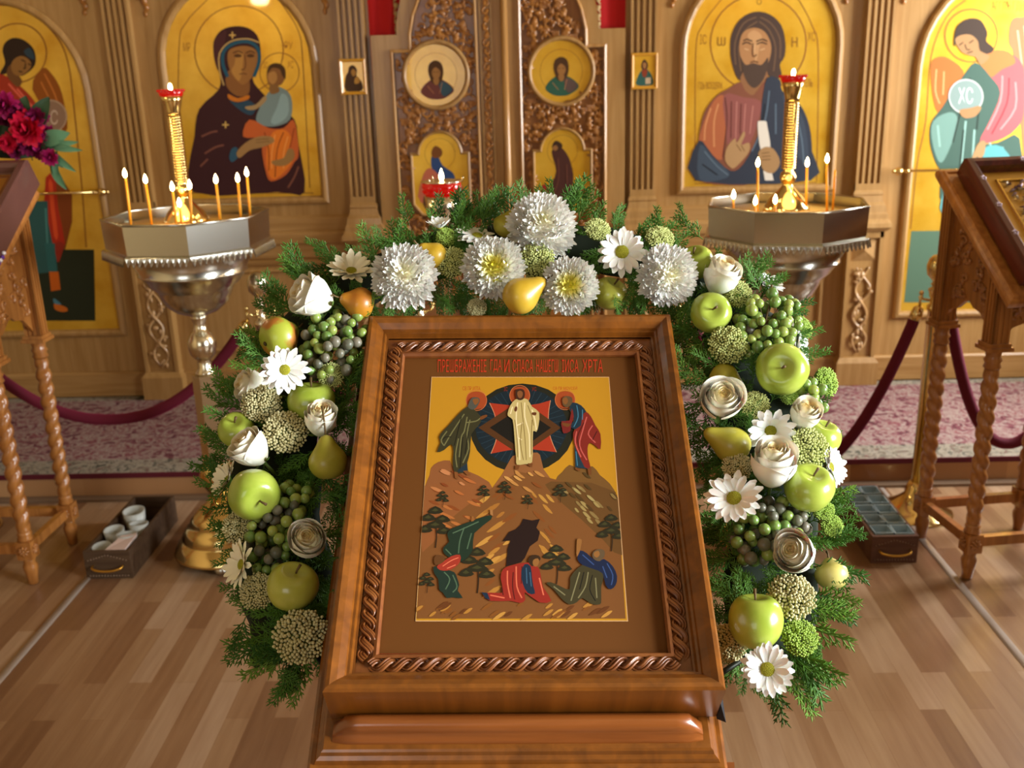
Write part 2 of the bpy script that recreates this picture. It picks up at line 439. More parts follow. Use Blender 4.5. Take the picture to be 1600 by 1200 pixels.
# ================================================================== the icon screen
SY = 4.82            # front of the panelling
WX = lambda u, v, h: V((u, SY - h, v))     # wall coordinates: u = x, v = z, h = how far it stands out
def rect(x0, x1, z0, z1): return [(x0, z0), (x1, z0), (x1, z1), (x0, z1)]
scr = thing('icon_screen', 'tall panelled golden oak screen with fluted pilasters across the back of the church', 'icon screen', (-.15, SY, PT))
b = MB(); b.box(X0 + .01, X1 - .01, SY, SY + .1, PT + .002, 2.95); b.build('panelling', OAK, scr, True)
# plinth board and dado cornice, broken by the pilaster pedestals
PIL = [-1.862, -.805, .508, 1.558]
def segs(cuts):
    c = [X0 + .02] + cuts + [X1 - .02]; return [(c[i], c[i+1]) for i in range(0, len(c), 2)]
gaps = []
for (a, e) in [(X0 + .02, PIL[0] - .09), (PIL[0] + .09, PIL[1] - .08), (PIL[2] + .08, PIL[3] - .09), (PIL[3] + .09, X1 - .02)]:
    b = MB(); b.bbox(a, e, SY - .02, SY, PT + .003, .242, .008); b.build('plinth_board', OAKX, scr, True)
for (a, e) in [(PIL[0] + .07, PIL[1] - .06), (PIL[2] + .06, PIL[3] - .07)]:
    c = MB(); prof = [(1.0, 0), (.985, .012), (.93, .014), (.925, .024), (.915, .030), (.87, .032), (.865, .022), (.858, .020), (.80, .018), (.785, 0)]
    vs = [WX(x, z, h) for x in (a, e) for (z, h) in prof]; n = len(prof)
    c.add(vs, [(i, i+1, n+i+1, n+i) for i in range(n-1)], 0, False); c.build('dado_cornice', OAKX, scr, True); c = MB()
    prof = [(.79, .0), (.78, .018), (.765, .012), (.755, 0)]
    vs = [WX(x, z, h) for x in (a, e) for (z, h) in prof]; n = len(prof)
    c.add(vs, [(i, i+1, n+i+1, n+i) for i in range(n-1)], 0, False); c.build('dado_fillet', OAKX, scr, True)
# octagonal fielded panels under the big icons
for cx0, cx1, nm in ((-1.68, -1.0, 0), (.70, 1.385, 1)):
    k = .07; z0, z1 = .33, .745; b = MB()
    P = [(cx0 + k, z0), (cx1 - k, z0), (cx1, z0 + k), (cx1, z1 - k), (cx1 - k, z1), (cx0 + k, z1), (cx0, z1 - k), (cx0, z0 + k)]
    sweep(b, P, [(-.004, 0), (0, .012), (.012, .016), (.02, .004), (.026, .003)], WX)
    b.build('octagonal_panel', OAK, scr, True)
def scroll_relief(mb, x0, x1, z0, z1, h, rnd, seed=0):
    """carved vine: one S-curving stem with leaves and berries"""
    rs = random.Random(seed); xm = (x0+x1)/2; a = (x1-x0)*.30
    for ph in (0, pi):
        pts = []
        for i in range(41):
            t = i / 40; z = z0 + .02 + (z1 - z0 - .04) * t
            pts.append(WX(xm + a*sin(t*4.2*pi/1.25 + ph) * (1 if ph == 0 else .8), z, h + .004*cos(t*8*pi + ph)))
        mb.tube(pts, [.0068 * (.6 + .5*sin(pi*i/40)) for i in range(41)], 6)
    for i in range(9):
        t = (i + .5) / 9; z = z0 + .02 + (z1-z0-.04)*t; x = xm + a*1.0*sin(t*4.2*pi/1.25 + (i % 2)*pi)*.75
        for k in range(3):
            an = rs.uniform(0, 2*pi); l = rs.uniform(.022, .038)
            mb.sph(WX(x + l*.5*cos(an), z + l*.5*sin(an), h), l*.5, 8, 0, (1, .45, .55) if abs(cos(an)) > .7 else (.55, .45, 1))
        mb.sph(WX(x, z + .012, h + .004), .006, 8)
def pilaster(px, pw, seed):
    # the shaft is the part itself
    b = MB(); x0, x1 = px - pw/2, px + pw/2; z0, z1 = 1.055, 2.85
    nf = 4; fwid = pw*.125; gap = (pw - nf*fwid) / (nf + 1)
    d = .040
    b.box(x0, x1, SY - d + .018, SY, z0, z1)
    cur = x0
    for i in range(nf + 1):
        b.box(cur, cur + gap, SY - d, SY - d + .018, z0, z1); cur += gap + fwid
    b.box(x0, x1, SY - d - .0002, SY - d + .018, z0, z0 + .03)
    # rounded lower ends of the flutes
    P = b.build('pilaster', OAK, scr, True)
    b = MB()   # stepped base
    prof = [(1.055, .0), (1.045, .006), (1.035, .008), (1.03, .004), (1.0, .010), (.985, .020), (.955, .024), (.945, .030), (.925, .032), (.905, .046), (.885, .048), (.875, .038), (.865, .03)]
    n = len(prof)
    def ring(z, e): return [(x0 - e, SY, z), (x0 - e, SY - d - e, z), (x1 + e, SY - d - e, z), (x1 + e, SY, z)]
    vs = [p for (z, e) in prof for p in ring(z, e)]
    b.add(vs, [(4*i + j, 4*i + j + 1, 4*i + 5 + j, 4*i + 4 + j) for i in range(n-1) for j in range(3)], 0, False)
    b.build('base_moulding', OAK, P, True)
    b = MB()   # pedestal with a sunk field
    w2 = pw/2 + .022; q0, q1 = px - w2, px + w2; D = .062
    b.box(q0, q1, SY - D + .014, SY, .235, .87)
    b.box(q0, q0 + .017, SY - D, SY - D + .014, .235, .87); b.box(q1 - .017, q1, SY - D, SY - D + .014, .235, .87)
    b.box(q0, q1, SY - D, SY - D + .014, .835, .87)
    b.build('pedestal', OAK, P, True)
    b = MB(); e = .018   # plinth block with a slanted top
    vs = []
    for (z, k) in ((PT + .003, e), (.225, e), (.25, 0)): vs += [(q0 - k, SY, z), (q0 - k, SY - D - k, z), (q1 + k, SY - D - k, z), (q1 + k, SY, z)]
    b.add(vs, [(4*i + j, 4*i + j + 1, 4*i + 5 + j, 4*i + 4 + j) for i in range(2) for j in range(3)] + [(8, 9, 10, 11)], 0, False)
    b.build('plinth_block', OAK, P, True)
    b = MB(); s = w2 - .022; zc = .775; y = SY - D + .014   # pyramid boss
    b.add([(px - s, y, zc - s*.85), (px + s, y, zc - s*.85), (px + s, y, zc + s*.85), (px - s, y, zc + s*.85), (px, y - .022, zc)], [(0, 1, 4), (1, 2, 4), (2, 3, 4), (3, 0, 4)], 0, False)
    b.build('diamond_boss', OAK, P, True)
    b = MB(); scroll_relief(b, q0 + .02, q1 - .02, .255, .715, D - .006, random, seed)
    b.build('scroll_carving', wood('pale_carving', 'a07848', 'd0aa78', .22, .9), P, True)
for i, px in enumerate(PIL): pilaster(px, .118 if i in (1, 2) else .122, i)
# small carved drops in the spandrels
def drop(x, z):
    b = MB()
    for k in range(3): b.sph(WX(x + .008*(k % 2), z + .028*k, .006), .012 + .004*k, 8, 0, (.8, .5, 1.2))
    b.sph(WX(x + .03, z + .085, .006), .02, 8, 0, (.7, .4, 1.2)); b.sph(WX(x - .03, z + .08, .006), .02, 8, 0, (.7, .4, 1.2))
    return b.build('carved_drop', CARV, scr, True)
for (px, py) in ((133, 20), (228, 22), (508, 18), (1050, 8), (1322, 2), (1412, 2)):
    p = at_y(px, py, SY); drop(p.x, p.z)

# ---- arched icons
def arch_path(x0, x1, z0, zs, n=18):
    r = (x1-x0)/2; xm = (x0+x1)/2
    return [(x0, z0), (x1, z0)] + [(xm + r*cos(pi*i/n), zs + r*1.02*sin(pi*i/n)) for i in range(n+1)]
ARCHP = [(-.034, 0), (-.034, .012), (-.026, .020), (-.014, .023), (-.004, .018), (0, .010), (.003, .004)]
def arched_icon(name, label, x0, x1, z0, zs):
    t = thing(name, label, 'icon', ((x0+x1)/2, SY, z0))
    P = arch_path(x0, x1, z0, zs)
    b = MB(); b.prism(P, .0005, .003, WX); b.build('gold_ground', GOLD, t, True)
    b = MB(); sweep(b, P, ARCHP, WX, sm=False); b.build('frame', OAK, t, True)
    return t
PAINT = lambda x, y, h: at_y(x, y, SY - .0035) + V((0, -h, 0))
LINE = mat('engraved_line', '8a5210', .5)
def letters(p, txt, x0, y0, x1, y1): put_text(p, txt, 'a06a20', x0, y0, x1, y1)

# mother and child
t = arched_icon('arched_icon', 'arched icon of a woman in a dark maroon veil holding a child in orange', -1.675, -1.005, 1.088, 1.70)
p = Paint(PAINT); c3 = lambda ox, oy, s: (lambda q: (ox + q[0]/s, oy + q[1]/s))
p.tf = c3(0, 0, 3)
p.ring(LINE, (1120, 235), 208, 5); p.ring(LINE, (1310, 340), 92, 4)
p.line(LINE, [(835, 900), (838, 240), (870, 110), (960, 10), (1000, -30)], 4, 4); p.line(LINE, [(1452, 880), (1420, 300), (1400, 150), (1330, 30), (1290, -20)], 4, 4)
p.line(LINE, [(835, 905), (1470, 905)], 4, 0)
letters(p, 'МР', 858, 200, 892, 240); letters(p, 'ѲУ', 1330, 195, 1372, 230); letters(p, 'ІС', 1235, 290, 1255, 320); letters(p, 'ХС', 1348, 285, 1376, 320)
p.fill('3a1a1c', [(1000, 235), (1005, 185), (1040, 140), (1100, 123), (1160, 130), (1205, 165), (1222, 230), (1215, 300), (1185, 370), (1225, 430), (1300, 500), (1380, 560), (1400, 680), (1428, 900), (1300, 900), (905, 900), (912, 640), (935, 510), (1025, 420), (1030, 350), (1010, 300)])
p.fill('4a2526', [(1000, 235), (1010, 180), (1060, 140), (1050, 220), (1030, 330), (1010, 300)])
p.fill('8a5a2c', [(1072, 330), (1060, 400), (1110, 450), (1165, 440), (1170, 380), (1150, 340)])
p.fill('9c6a34', [(1068, 250), (1090, 225), (1150, 215), (1200, 235), (1208, 290), (1190, 350), (1160, 385), (1130, 395), (1090, 350), (1070, 300)])
p.fill('b8853f', [(1100, 300), (1085, 335), (1120, 380), (1135, 330), (1140, 250), (1110, 250)])
p.fill('6b4420', [(1095, 262), (1115, 250), (1135, 262), (1115, 270)]); p.fill('6b4420', [(1155, 262), (1175, 250), (1195, 262), (1175, 270)])
p.folds('3a2010', [[(1092, 250), (1115, 240), (1138, 250)], [(1152, 250), (1175, 240), (1196, 250)], [(1100, 263), (1130, 264)], [(1160, 263), (1190, 264)]], 5)
p.folds('5a3616', [[(1147, 255), (1152, 300), (1145, 325), (1130, 325)], [(1122, 348), (1140, 344), (1158, 349)]], 4)
p.folds('24566a', [[(1068, 360), (1045, 300), (1050, 240), (1095, 205), (1160, 195), (1208, 225), (1215, 290), (1190, 360)]], 16)
p.folds('c0a060', [[(1050, 400), (1030, 330), (1030, 250), (1080, 195), (1160, 182), (1215, 200)]], 7)
p.fill('c8741e', [(1070, 440), (1115, 460), (1165, 445), (1165, 465), (1115, 478), (1075, 465)])
p.fill('2b4658', [(1075, 470), (1115, 482), (1165, 470), (1200, 500), (1180, 540), (1130, 520)])
p.folds('7a4a3a', [[(945, 640), (990, 620), (1020, 615)], [(960, 720), (1010, 690), (1050, 680)], [(940, 780), (975, 745)], [(1350, 880), (1380, 830), (1400, 780)]], 9)
for q in ((1090, 165), (1058, 585)):
    p.folds('d8b060', [[(q[0]-16, q[1]), (q[0]+16, q[1])], [(q[0], q[1]-16), (q[0], q[1]+16)]], 6)
p.fill('2f5468', [(1085, 700), (1110, 690), (1120, 730), (1090, 760), (1075, 740)])
p.fill('7b8f8c', [(1270, 420), (1300, 405), (1350, 430), (1370, 480), (1360, 560), (1300, 590), (1240, 590), (1200, 560), (1230, 480)])
p.fill('8fa9a8', [(1320, 440), (1350, 460), (1350, 540), (1300, 580), (1270, 570), (1300, 500)])
p.fill('c5602a', [(1170, 560), (1260, 600), (1330, 600), (1375, 560), (1395, 640), (1400, 730), (1380, 760), (1340, 820), (1270, 850), (1245, 800), (1230, 720), (1220, 650), (1140, 640)])
p.fill('e07a22', [(1280, 620), (1340, 610), (1370, 660), (1350, 700), (1370, 760), (1290, 840), (1255, 800), (1250, 700)])
p.folds('8a3a12', [[(1240, 620), (1260, 700), (1260, 800)], [(1330, 620), (1300, 700), (1290, 830)], [(1380, 600), (1360, 690)]], 5)
p.folds('f0a050', [[(1290, 630), (1275, 720), (1275, 790)], [(1350, 640), (1330, 720), (1330, 790)]], 5)
p.fill('a07a48', [(1110, 715), (1150, 670), (1210, 640), (1270, 640), (1285, 665), (1230, 690), (1170, 705), (1125, 740)])
p.folds('6a4a24', [[(1200, 655), (1260, 650)], [(1200, 668), (1265, 662)]], 3)
p.fill('9a7440', [(1275, 755), (1330, 740), (1350, 700), (1375, 700), (1380, 740), (1340, 775), (1290, 775)])
p.fill('8a5c2e', [(1250, 350), (1262, 310), (1300, 298), (1335, 320), (1338, 360), (1320, 395), (1285, 405), (1260, 395)])
p.fill('4c3216', [(1252, 345), (1262, 308), (1300, 296), (1335, 318), (1338, 370), (1322, 350), (1312, 325), (1280, 318), (1262, 335)])
p.fill('b48244', [(1260, 345), (1290, 335), (1300, 370), (1280, 395), (1258, 375)])
p.fill('8a6234', [(1265, 400), (1300, 398), (1310, 430), (1270, 440)])
p.fill('a88a5c', [(1150, 500), (1200, 490), (1240, 450), (1250, 470), (1205, 510), (1165, 515)])
p.mb.build('painting', p.mats, t, True)

# bearded man with scroll
t = arched_icon('arched_icon', 'arched icon of a bearded man in dark blue and orange robes with a white scroll', .705, 1.375, 1.085, 1.70)
p = Paint(PAINT); p.tf = c3(1060, 0, 2.963)
p.ring(LINE, (370, 200), 222, 6)
p.line(LINE, [(78, 840), (80, 250), (110, 120), (180, 20), (215, -20)], 4, 4); p.line(LINE, [(640, 840), (648, 250), (620, 120), (570, 20), (540, -20)], 4, 4); p.line(LINE, [(75, 850), (640, 845)], 4, 0)
letters(p, 'І', 100, 160, 108, 205); letters(p, 'С', 112, 160, 130, 205); letters(p, 'ХС', 598, 148, 634, 190)
put_text(p, 'О', '8a5a18', 362, -6, 385, 22); put_text(p, 'Ѡ', '8a5a18', 180, 172, 218, 212); put_text(p, 'Н', '8a5a18', 525, 172, 552, 218)
letters(p, 'ГДЬ ВСЕДЕРЖ', 92, 380, 205, 418); letters(p, 'ИТЕЛЬ', 560, 365, 622, 402)
p.fill('46342a', [(240, 240), (245, 160), (285, 90), (350, 55), (420, 65), (475, 115), (495, 190), (492, 260), (470, 300), (478, 350), (440, 370), (400, 340), (330, 380), (275, 365), (250, 300)])
p.folds('6b503a', [[(265, 300), (262, 200), (300, 110), (360, 80)], [(290, 330), (280, 220), (310, 140), (365, 100)], [(470, 270), (470, 180), (430, 110), (380, 80)], [(440, 330), (450, 220), (420, 140), (375, 100)]], 6)
p.fill('8a5f3c', [(300, 330), (290, 430), (340, 470), (400, 440), (410, 330)])
p.fill('a8794c', [(283, 200), (300, 150), (350, 128), (400, 148), (428, 205), (425, 260), (400, 320), (350, 350), (305, 310), (285, 250)])
p.fill('bd9060', [(320, 165), (350, 140), (385, 165), (375, 215), (358, 290), (345, 220)])
p.fill('4a382c', [(285, 260), (310, 300), (345, 292), (385, 300), (415, 265), (408, 330), (385, 380), (350, 408), (318, 380), (298, 330)])
p.folds('2c1c12', [[(295, 205), (315, 196), (338, 205)], [(362, 205), (385, 196), (410, 205)], [(300, 190), (318, 182), (342, 192)], [(360, 192), (388, 182), (412, 192)]], 6)
p.folds('5c3a20', [[(345, 200), (342, 250), (350, 262), (362, 252)], [(332, 290), (350, 284), (370, 290)]], 6)
p.folds('d0a878', [[(352, 205), (351, 245)], [(305, 225), (325, 232)], [(378, 232), (400, 225)]], 4)
p.fill('7c4a34', [(285, 380), (230, 410), (180, 440), (130, 500), (105, 570), (90, 680), (80, 835), (400, 835), (450, 600), (470, 450), (410, 370), (350, 440), (310, 420)])
p.fill('a85f3a', [(205, 440), (160, 470), (120, 560), (95, 650), (130, 690), (200, 740), (220, 600), (230, 500)])
p.fill('8a5048', [(210, 440), (300, 450), (380, 470), (370, 560), (320, 680), (240, 720), (220, 600)])
p.folds('c98a58', [[(150, 500), (125, 580), (120, 650)], [(185, 480), (165, 560), (165, 680)]], 7); p.folds('b07468', [[(270, 470), (265, 640)], [(310, 480), (300, 640)], [(345, 490), (330, 620)]], 5); p.folds('5a2c24', [[(245, 470), (242, 640)], [(290, 480), (285, 620)], [(215, 450), (225, 560), (205, 730)]], 5)
p.fill('2e3440', [(410, 360), (470, 370), (480, 420), (560, 480), (605, 580), (618, 700), (612, 835), (80, 835), (95, 650), (160, 720), (240, 790), (300, 760), (370, 620), (385, 480)])
p.fill('3d4a58', [(100, 670), (160, 730), (235, 800), (200, 830), (95, 830)]); p.fill('38424f', [(480, 440), (550, 500), (590, 600), (600, 760), (540, 700), (520, 560)])
p.folds('5a6c7a', [[(120, 700), (180, 770), (230, 810)], [(420, 420), (400, 560), (340, 700)], [(540, 520), (570, 640), (580, 760)], [(450, 480), (450, 620)]], 6); p.folds('181c24', [[(110, 760), (180, 810)], [(500, 500), (520, 640), (500, 800)], [(400, 480), (380, 620)]], 6)
p.fill('a88458', [(215, 740), (225, 680), (262, 640), (270, 660), (300, 610), (308, 625), (290, 670), (325, 660), (330, 690), (310, 725), (262, 775), (240, 775)])
p.folds('6a4a28', [[(268, 668), (290, 700)], [(290, 672), (305, 700)]], 4)
p.fill('d8d0c0', [(366, 575), (380, 560), (405, 562), (410, 580), (425, 690), (382, 700)]); p.fill('d8d0c0', [(392, 790), (430, 790), (440, 835), (400, 835)], 0)
p.fill('a07c50', [(370, 705), (400, 680), (440, 690), (470, 750), (440, 800), (395, 790), (375, 740)])
p.folds('6a4a28', [[(385, 710), (420, 705)], [(385, 725), (425, 722)], [(385, 740), (425, 738)]], 4)
p.mb.build('painting', p.mats, t, True)

# standing angels on the two side doors
t = arched_icon('arched_icon', 'tall arched icon of an angel in green and pink pointing down, right side door', 1.768, 2.53, .462, 1.60)
p = Paint(PAINT); p.tf = c3(1060, 0, 2.963)
p.line(LINE, [(1075, 1060), (1105, 760), (1145, 560), (1170, 260), (1240, 80), (1330, 0)], 5, 4)
p.fill('53705a', [(1078, 1070), (1240, 1068), (1240, 1400), (1045, 1400)], 0); p.fill('53705a', [(1240, 1068), (1900, 1060), (1900, 1400), (1240, 1400)], 0)
letters(p, 'АГГЛЪ ГДНЬ', 1450, 5, 1620, 55)
p.ring(LINE, (1355, 165), 122, 6)
p.fill('b5692c', [(1168, 300), (1200, 265), (1250, 270), (1320, 330), (1300, 420), (1240, 480), (1200, 520), (1175, 430)]); p.folds('e0a468', [[(1195, 320), (1190, 420), (1210, 480)], [(1230, 330), (1225, 440)]], 7)
p.fill('b5754c', [(1540, 100), (1590, 80), (1700, 120), (1700, 900), (1620, 900), (1560, 300), (1530, 200)]); p.folds('dca888', [[(1570, 140), (1590, 300)], [(1600, 120), (1640, 400)]], 8)
p.fill('c85a5c', [(1400, 290), (1450, 240), (1540, 250), (1600, 320), (1600, 520), (1560, 600), (1480, 650), (1390, 660), (1440, 560), (1480, 440)])
p.folds('e88a88', [[(1500, 350), (1490, 470), (1430, 600)], [(1560, 380), (1560, 500), (1490, 600)]], 8); p.folds('8a3038', [[(1530, 360), (1520, 480), (1450, 620)]], 7)
p.fill('b8743a', [(1400, 300), (1450, 235), (1530, 240), (1560, 290), (1500, 320), (1440, 360)])
p.fill('3f5c50', [(1375, 290), (1320, 350), (1270, 420), (1220, 500), (1170, 570), (1165, 660), (1190, 750), (1215, 800), (1240, 960), (1560, 960), (1580, 640), (1480, 660), (1395, 660), (1440, 560), (1490, 430), (1440, 350)])
p.fill('6f9488', [(1180, 560), (1250, 520), (1290, 540), (1280, 620), (1230, 740), (1200, 740), (1172, 640)])
p.folds('8fb8ac', [[(1200, 580), (1210, 680)], [(1330, 420), (1300, 500)], [(1330, 560), (1310, 760)], [(1440, 660), (1480, 760)], [(1500, 680), (1520, 800)], [(1370, 600), (1360, 760)]], 9)
p.folds('24382e', [[(1350, 360), (1310, 500), (1270, 660)], [(1400, 420), (1380, 600)], [(1320, 600), (1300, 800)]], 8)
p.fill('58a0a0', [(1210, 960), (1240, 860), (1260, 900), (1240, 1000)]); p.fill('58a0a0', [(1410, 690), (1500, 680), (1560, 800), (1440, 790)])
p.fill('b04030', [(1235, 950), (1560, 950), (1560, 1280), (1225, 1280), (1220, 1140)], 0); p.fill('c87a58', [(1225, 1040), (1240, 1040), (1236, 1200), (1222, 1200)], 0)
p.fill('3c2c20', [(1280, 150), (1300, 110), (1350, 85), (1400, 95), (1430, 150), (1425, 190), (1460, 225), (1430, 250), (1340, 240), (1290, 200), (1275, 215)])
p.fill('a47c50', [(1280, 190), (1300, 165), (1350, 160), (1385, 190), (1395, 235), (1440, 260), (1400, 300), (1375, 265), (1350, 258), (1310, 240)])
p.folds('3c2410', [[(1298, 210), (1318, 196)], [(1345, 200), (1365, 186)], [(1325, 205), (1335, 230), (1350, 228)], [(1335, 246), (1362, 238)]], 5)
p.disc('7f948e', (1330, 447), 78); p.ring('c8d0c8', (1330, 447), 78, 6); put_text(p, 'ХС', 'd8e0d8', 1295, 405, 1362, 480)
p.fill('a47c50', [(1300, 510), (1350, 500), (1390, 490), (1400, 505), (1370, 540), (1320, 545)])
p.fill('a88458', [(1390, 660), (1420, 655), (1415, 710), (1395, 735), (1380, 725), (1365, 770), (1352, 768), (1365, 710)])
p.mb.build('painting', p.mats, t, True)

t = arched_icon('arched_icon', 'tall arched icon of an angel in red holding a round disc, left side door', -2.83, -2.068, .462, 1.60)
p = Paint(PAINT); p.tf = c3(0, 0, 7.5)
p.line(LINE, [(-300, 60), (0, 60), (200, 80), (400, 180), (600, 350), (740, 560), (810, 800), (850, 1100), (960, 2200), (1010, 2900)], 16, 4)
p.ring(LINE, (200, 620), 345, 16)
p.fill('8a4a10', [(500, 800), (600, 860), (700, 1020), (760, 1250), (790, 1500), (700, 1500), (380, 1050)]); p.folds('b86a28', [[(520, 860), (640, 1100), (700, 1300)], [(480, 960), (600, 1200)]], 18)
p.fill('9a3018', [(-200, 900), (50, 880), (250, 1020), (400, 1180), (520, 1400), (520, 1700), (-200, 1700)]); p.folds('d86048', [[(100, 980), (300, 1200)], [(200, 1040), (420, 1300)]], 20)
p.fill('2c1c10', [(30, 600), (60, 500), (150, 445), (260, 460), (370, 540), (415, 640), (410, 760), (330, 850), (240, 890), (250, 800), (130, 760), (80, 860), (0, 860), (60, 740)])
p.fill('2c3c44', [(280, 600), (350, 560), (400, 640), (400, 700), (320, 660)])
p.fill('6a4420', [(120, 760), (80, 880), (200, 1020), (260, 960), (220, 880)])
p.fill('8a5f2c', [(130, 760), (170, 690), (250, 655), (330, 690), (370, 760), (340, 820), (280, 870), (210, 890), (150, 850)])
p.folds('2c1808', [[(250, 700), (300, 725)], [(330, 745), (365, 765)], [(300, 740), (295, 800), (275, 800)], [(220, 835), (265, 845)]], 14)
p.disc('8a6a52', (590, 1365), 190); p.ring('a88c70', (590, 1365), 190, 16); put_text(p, 'ХС', 'c0a890', 490, 1290, 680, 1460)
p.tf = c3(0, 380, 5)   # lower half, between the lectern leg and the frame
p.fill('252a18', [(425, 50), (735, 50), (745, 605), (300, 605), (300, 50)], 0)
p.tf = c3(0, 130, 4.615)
p.fill('7a3a10', [(400, 620), (520, 800), (520, 1000), (470, 1200), (340, 1200)], 0)
p.fill('a82a12', [(330, 680), (400, 700), (420, 900), (470, 1160), (400, 1190), (320, 1190)], 2); p.fill('d04a20', [(350, 720), (380, 720), (395, 900), (420, 1100), (390, 1100)], 2)
p.fill('2c5450', [(200, 850), (345, 850), (350, 1000), (385, 1180), (385, 1360), (200, 1380)], 0)
p.folds('47807a', [[(330, 900), (340, 1100), (355, 1300)]], 12)
p.tf = c3(0, 380, 5)
p.fill('2c5f5c', [(350, 0), (430, 0), (450, 220), (380, 222)], 0); p.fill('c05c14', [(385, 222), (458, 222), (475, 362), (400, 375)], 0); p.fill('8c2a18', [(430, 0), (500, 0), (480, 100), (450, 150)], 2)
p.fill('c0641a', [(425, 470), (470, 480), (525, 505), (525, 530), (480, 535), (430, 515)]); p.fill('4a7a88', [(420, 430), (460, 455), (480, 478), (425, 470)])
p.mb.build('painting', p.mats, t, True)

# brass rods across the side doors
for xa, xb, xe, lb in ((-3.0, -2.03, -2.03, 'left'), (1.685, 2.6, 1.685, 'right')):
    sgn = 1 if lb == 'left' else -1
    t = thing('door_rod', 'thin brass rod with a ball end across the %s side door' % lb, 'rod', (xe, SY - .06, 1.14), 0, 'brass door rods')
    b = MB(); b.tube([(xa, SY - .06, 1.14), (xb, SY - .06, 1.14)], .006, 8); b.build('rod', BRASS, t, True)
    b = MB(); xx = xb if lb == 'left' else xa
    b.sph((xx, SY - .06, 1.14), .019, 14); b.sph((xx - sgn*.038, SY - .06, 1.14), .010, 10); b.sph((xx + sgn*.024, SY - .06, 1.14), .010, 10)
    b.build('finial', BRASS, t, True)
    b = MB(); b.tube([(xx - sgn*.05, SY, 1.14), (xx - sgn*.05, SY - .06, 1.14)], .006, 8); b.tube([((xa if sgn > 0 else xb) + sgn*.1, SY, 1.14), ((xa if sgn > 0 else xb) + sgn*.1, SY - .06, 1.14)], .006, 8); b.build('bracket', BRASS, t, True)

# little icons hung on the inner pilasters
def small_icon(x, z, label, blue):
    t = thing('small_icon', label, 'icon', (x, SY - .04, z), 0, 'small icons on the pilasters')
    w_, h_ = .060, .078; F = lambda u, v, h: V((x + u, SY - .0405 - h, z + v))
    b = MB(); b.box(x - w_, x + w_, SY - .050, SY - .0405, z - h_, z + h_)
    sweep(b, [(-w_, -h_), (w_, -h_), (w_, h_), (-w_, h_)], [(0, 0), (0, .016), (.006, .019), (.014, .012)], F); b.build('frame', mat('yellow_wood', 'd59a2e', .4, coat=.4), t, True)
    p = Paint(lambda u, v, h: F(u/1000, -v/1000, h + .0098)); p.fill(GOLD, [(-46, -64), (46, -64), (46, 64), (-46, 64)], 0)
    if blue:
        p.fill('2f5a52', [(-34, 60), (-28, 20), (-6, -10), (10, -10), (34, 20), (38, 60)]); p.fill('3a2416', [(-14, -30), (0, -50), (16, -30), (12, -8), (-10, -8)]); p.fill('a07040', [(-8, -30), (0, -38), (10, -30), (6, -12), (-4, -12)]); p.fill('c8b090', [(6, 30), (30, 28), (30, 56), (6, 56)], 0); p.fill('8a3a20', [(-10, -4), (14, -4), (8, 24), (-6, 24)])
    else:
        p.fill('46301e', [(-38, 60), (-34, 0), (-22, -20), (-14, -44), (6, -50), (20, -30), (16, -4), (36, 20), (38, 60)]); p.fill('a87a3a', [(-8, -22), (2, -34), (14, -22), (8, -4), (-2, -4)]); p.fill('b98a40', [(8, 6), (26, 2), (28, 26), (6, 30)])
    p.mb.build('painting', p.mats, t, True)
a = at_y(552, 120, SY - .045); small_icon(a.x, a.z, 'small framed icon of a veiled woman hung on the pilaster left of the carved doors', False)
a = at_y(1006.5, 111, SY - .045); small_icon(a.x, a.z, 'small framed icon of a man in green on the pilaster right of the carved doors', True)

# ---- carved royal doors
CX = -.148
b = MB(); b.box(-.745, .445, SY - .001, SY + .02, PT + .003, 2.9); DOORBACK = b
RC = mat('red_curtain_cloth', 'b80c12', .8)
cur = thing('red_curtain', 'red curtain with lace edging seen above the carved doors', 'curtain', (CX, SY - .008, 1.8))
b = MB(); n = 90
vs = []
for i in range(n + 1):
    x = -.728 + 1.156 * i / n; yy = SY - .006 - .004*sin(i*1.1)
    vs += [(x, yy, 1.60), (x, yy, 2.5)]
b.add(vs, [(2*i, 2*i+2, 2*i+3, 2*i+1) for i in range(n)]); b.build('cloth', RC, cur, True)
for sx in (-1, 1):
    b = MB()
    for k in range(9):
        b.sph((CX + sx*(.452 - .0*k), SY - .016, 1.82 + .035*k), .012, 8, 0, (1, .3, 1)); b.tube([(CX + sx*.462, SY - .016, 1.80 + .035*k), (CX + sx*(.445), SY - .016, 1.815 + .035*k), (CX + sx*.462, SY - .016, 1.83 + .035*k)], .004, 6)
    b.build('lace_edging', mat('gold_lace', 'b9a070', .7), cur, True)
def leaf(mb, x, z, ang, l, w_, h):
    """carved leaf: a ridged, pointed relief"""
    c_, s_ = cos(ang), sin(ang); n = 6; vs = []
    for i in range(n + 1):
        t = i/n; ww = w_*sin(pi*min(1, t*1.02)**.8)*(1 + .25*sin(t*20)); hh = h + .006*sin(pi*t)
        for k, (o, e) in enumerate(((-1, -.004), (0, .004), (1, -.004))):
            u = l*t; v = o*ww; vs.append(WX(x + u*c_ - v*s_, z + u*s_ + v*c_, hh + e))
    mb.add(vs, [(3*i + k, 3*i + k + 1, 3*i + 4 + k, 3*i + 3 + k) for i in range(n) for k in range(2)])
def curl(mb, x, z, ang, r, turns, h, sg, w_=.006):
    pts = []
    for i in range(17):
        t = i/16; rr = r*(1 - .8*t); a_ = ang + sg*turns*2*pi*t
        pts.append(WX(x + rr*cos(a_), z + rr*sin(a_), h + .006*sin(pi*t)))
    mb.tube(pts, [w_*(1 - .5*i/16) for i in range(17)], 6); return pts
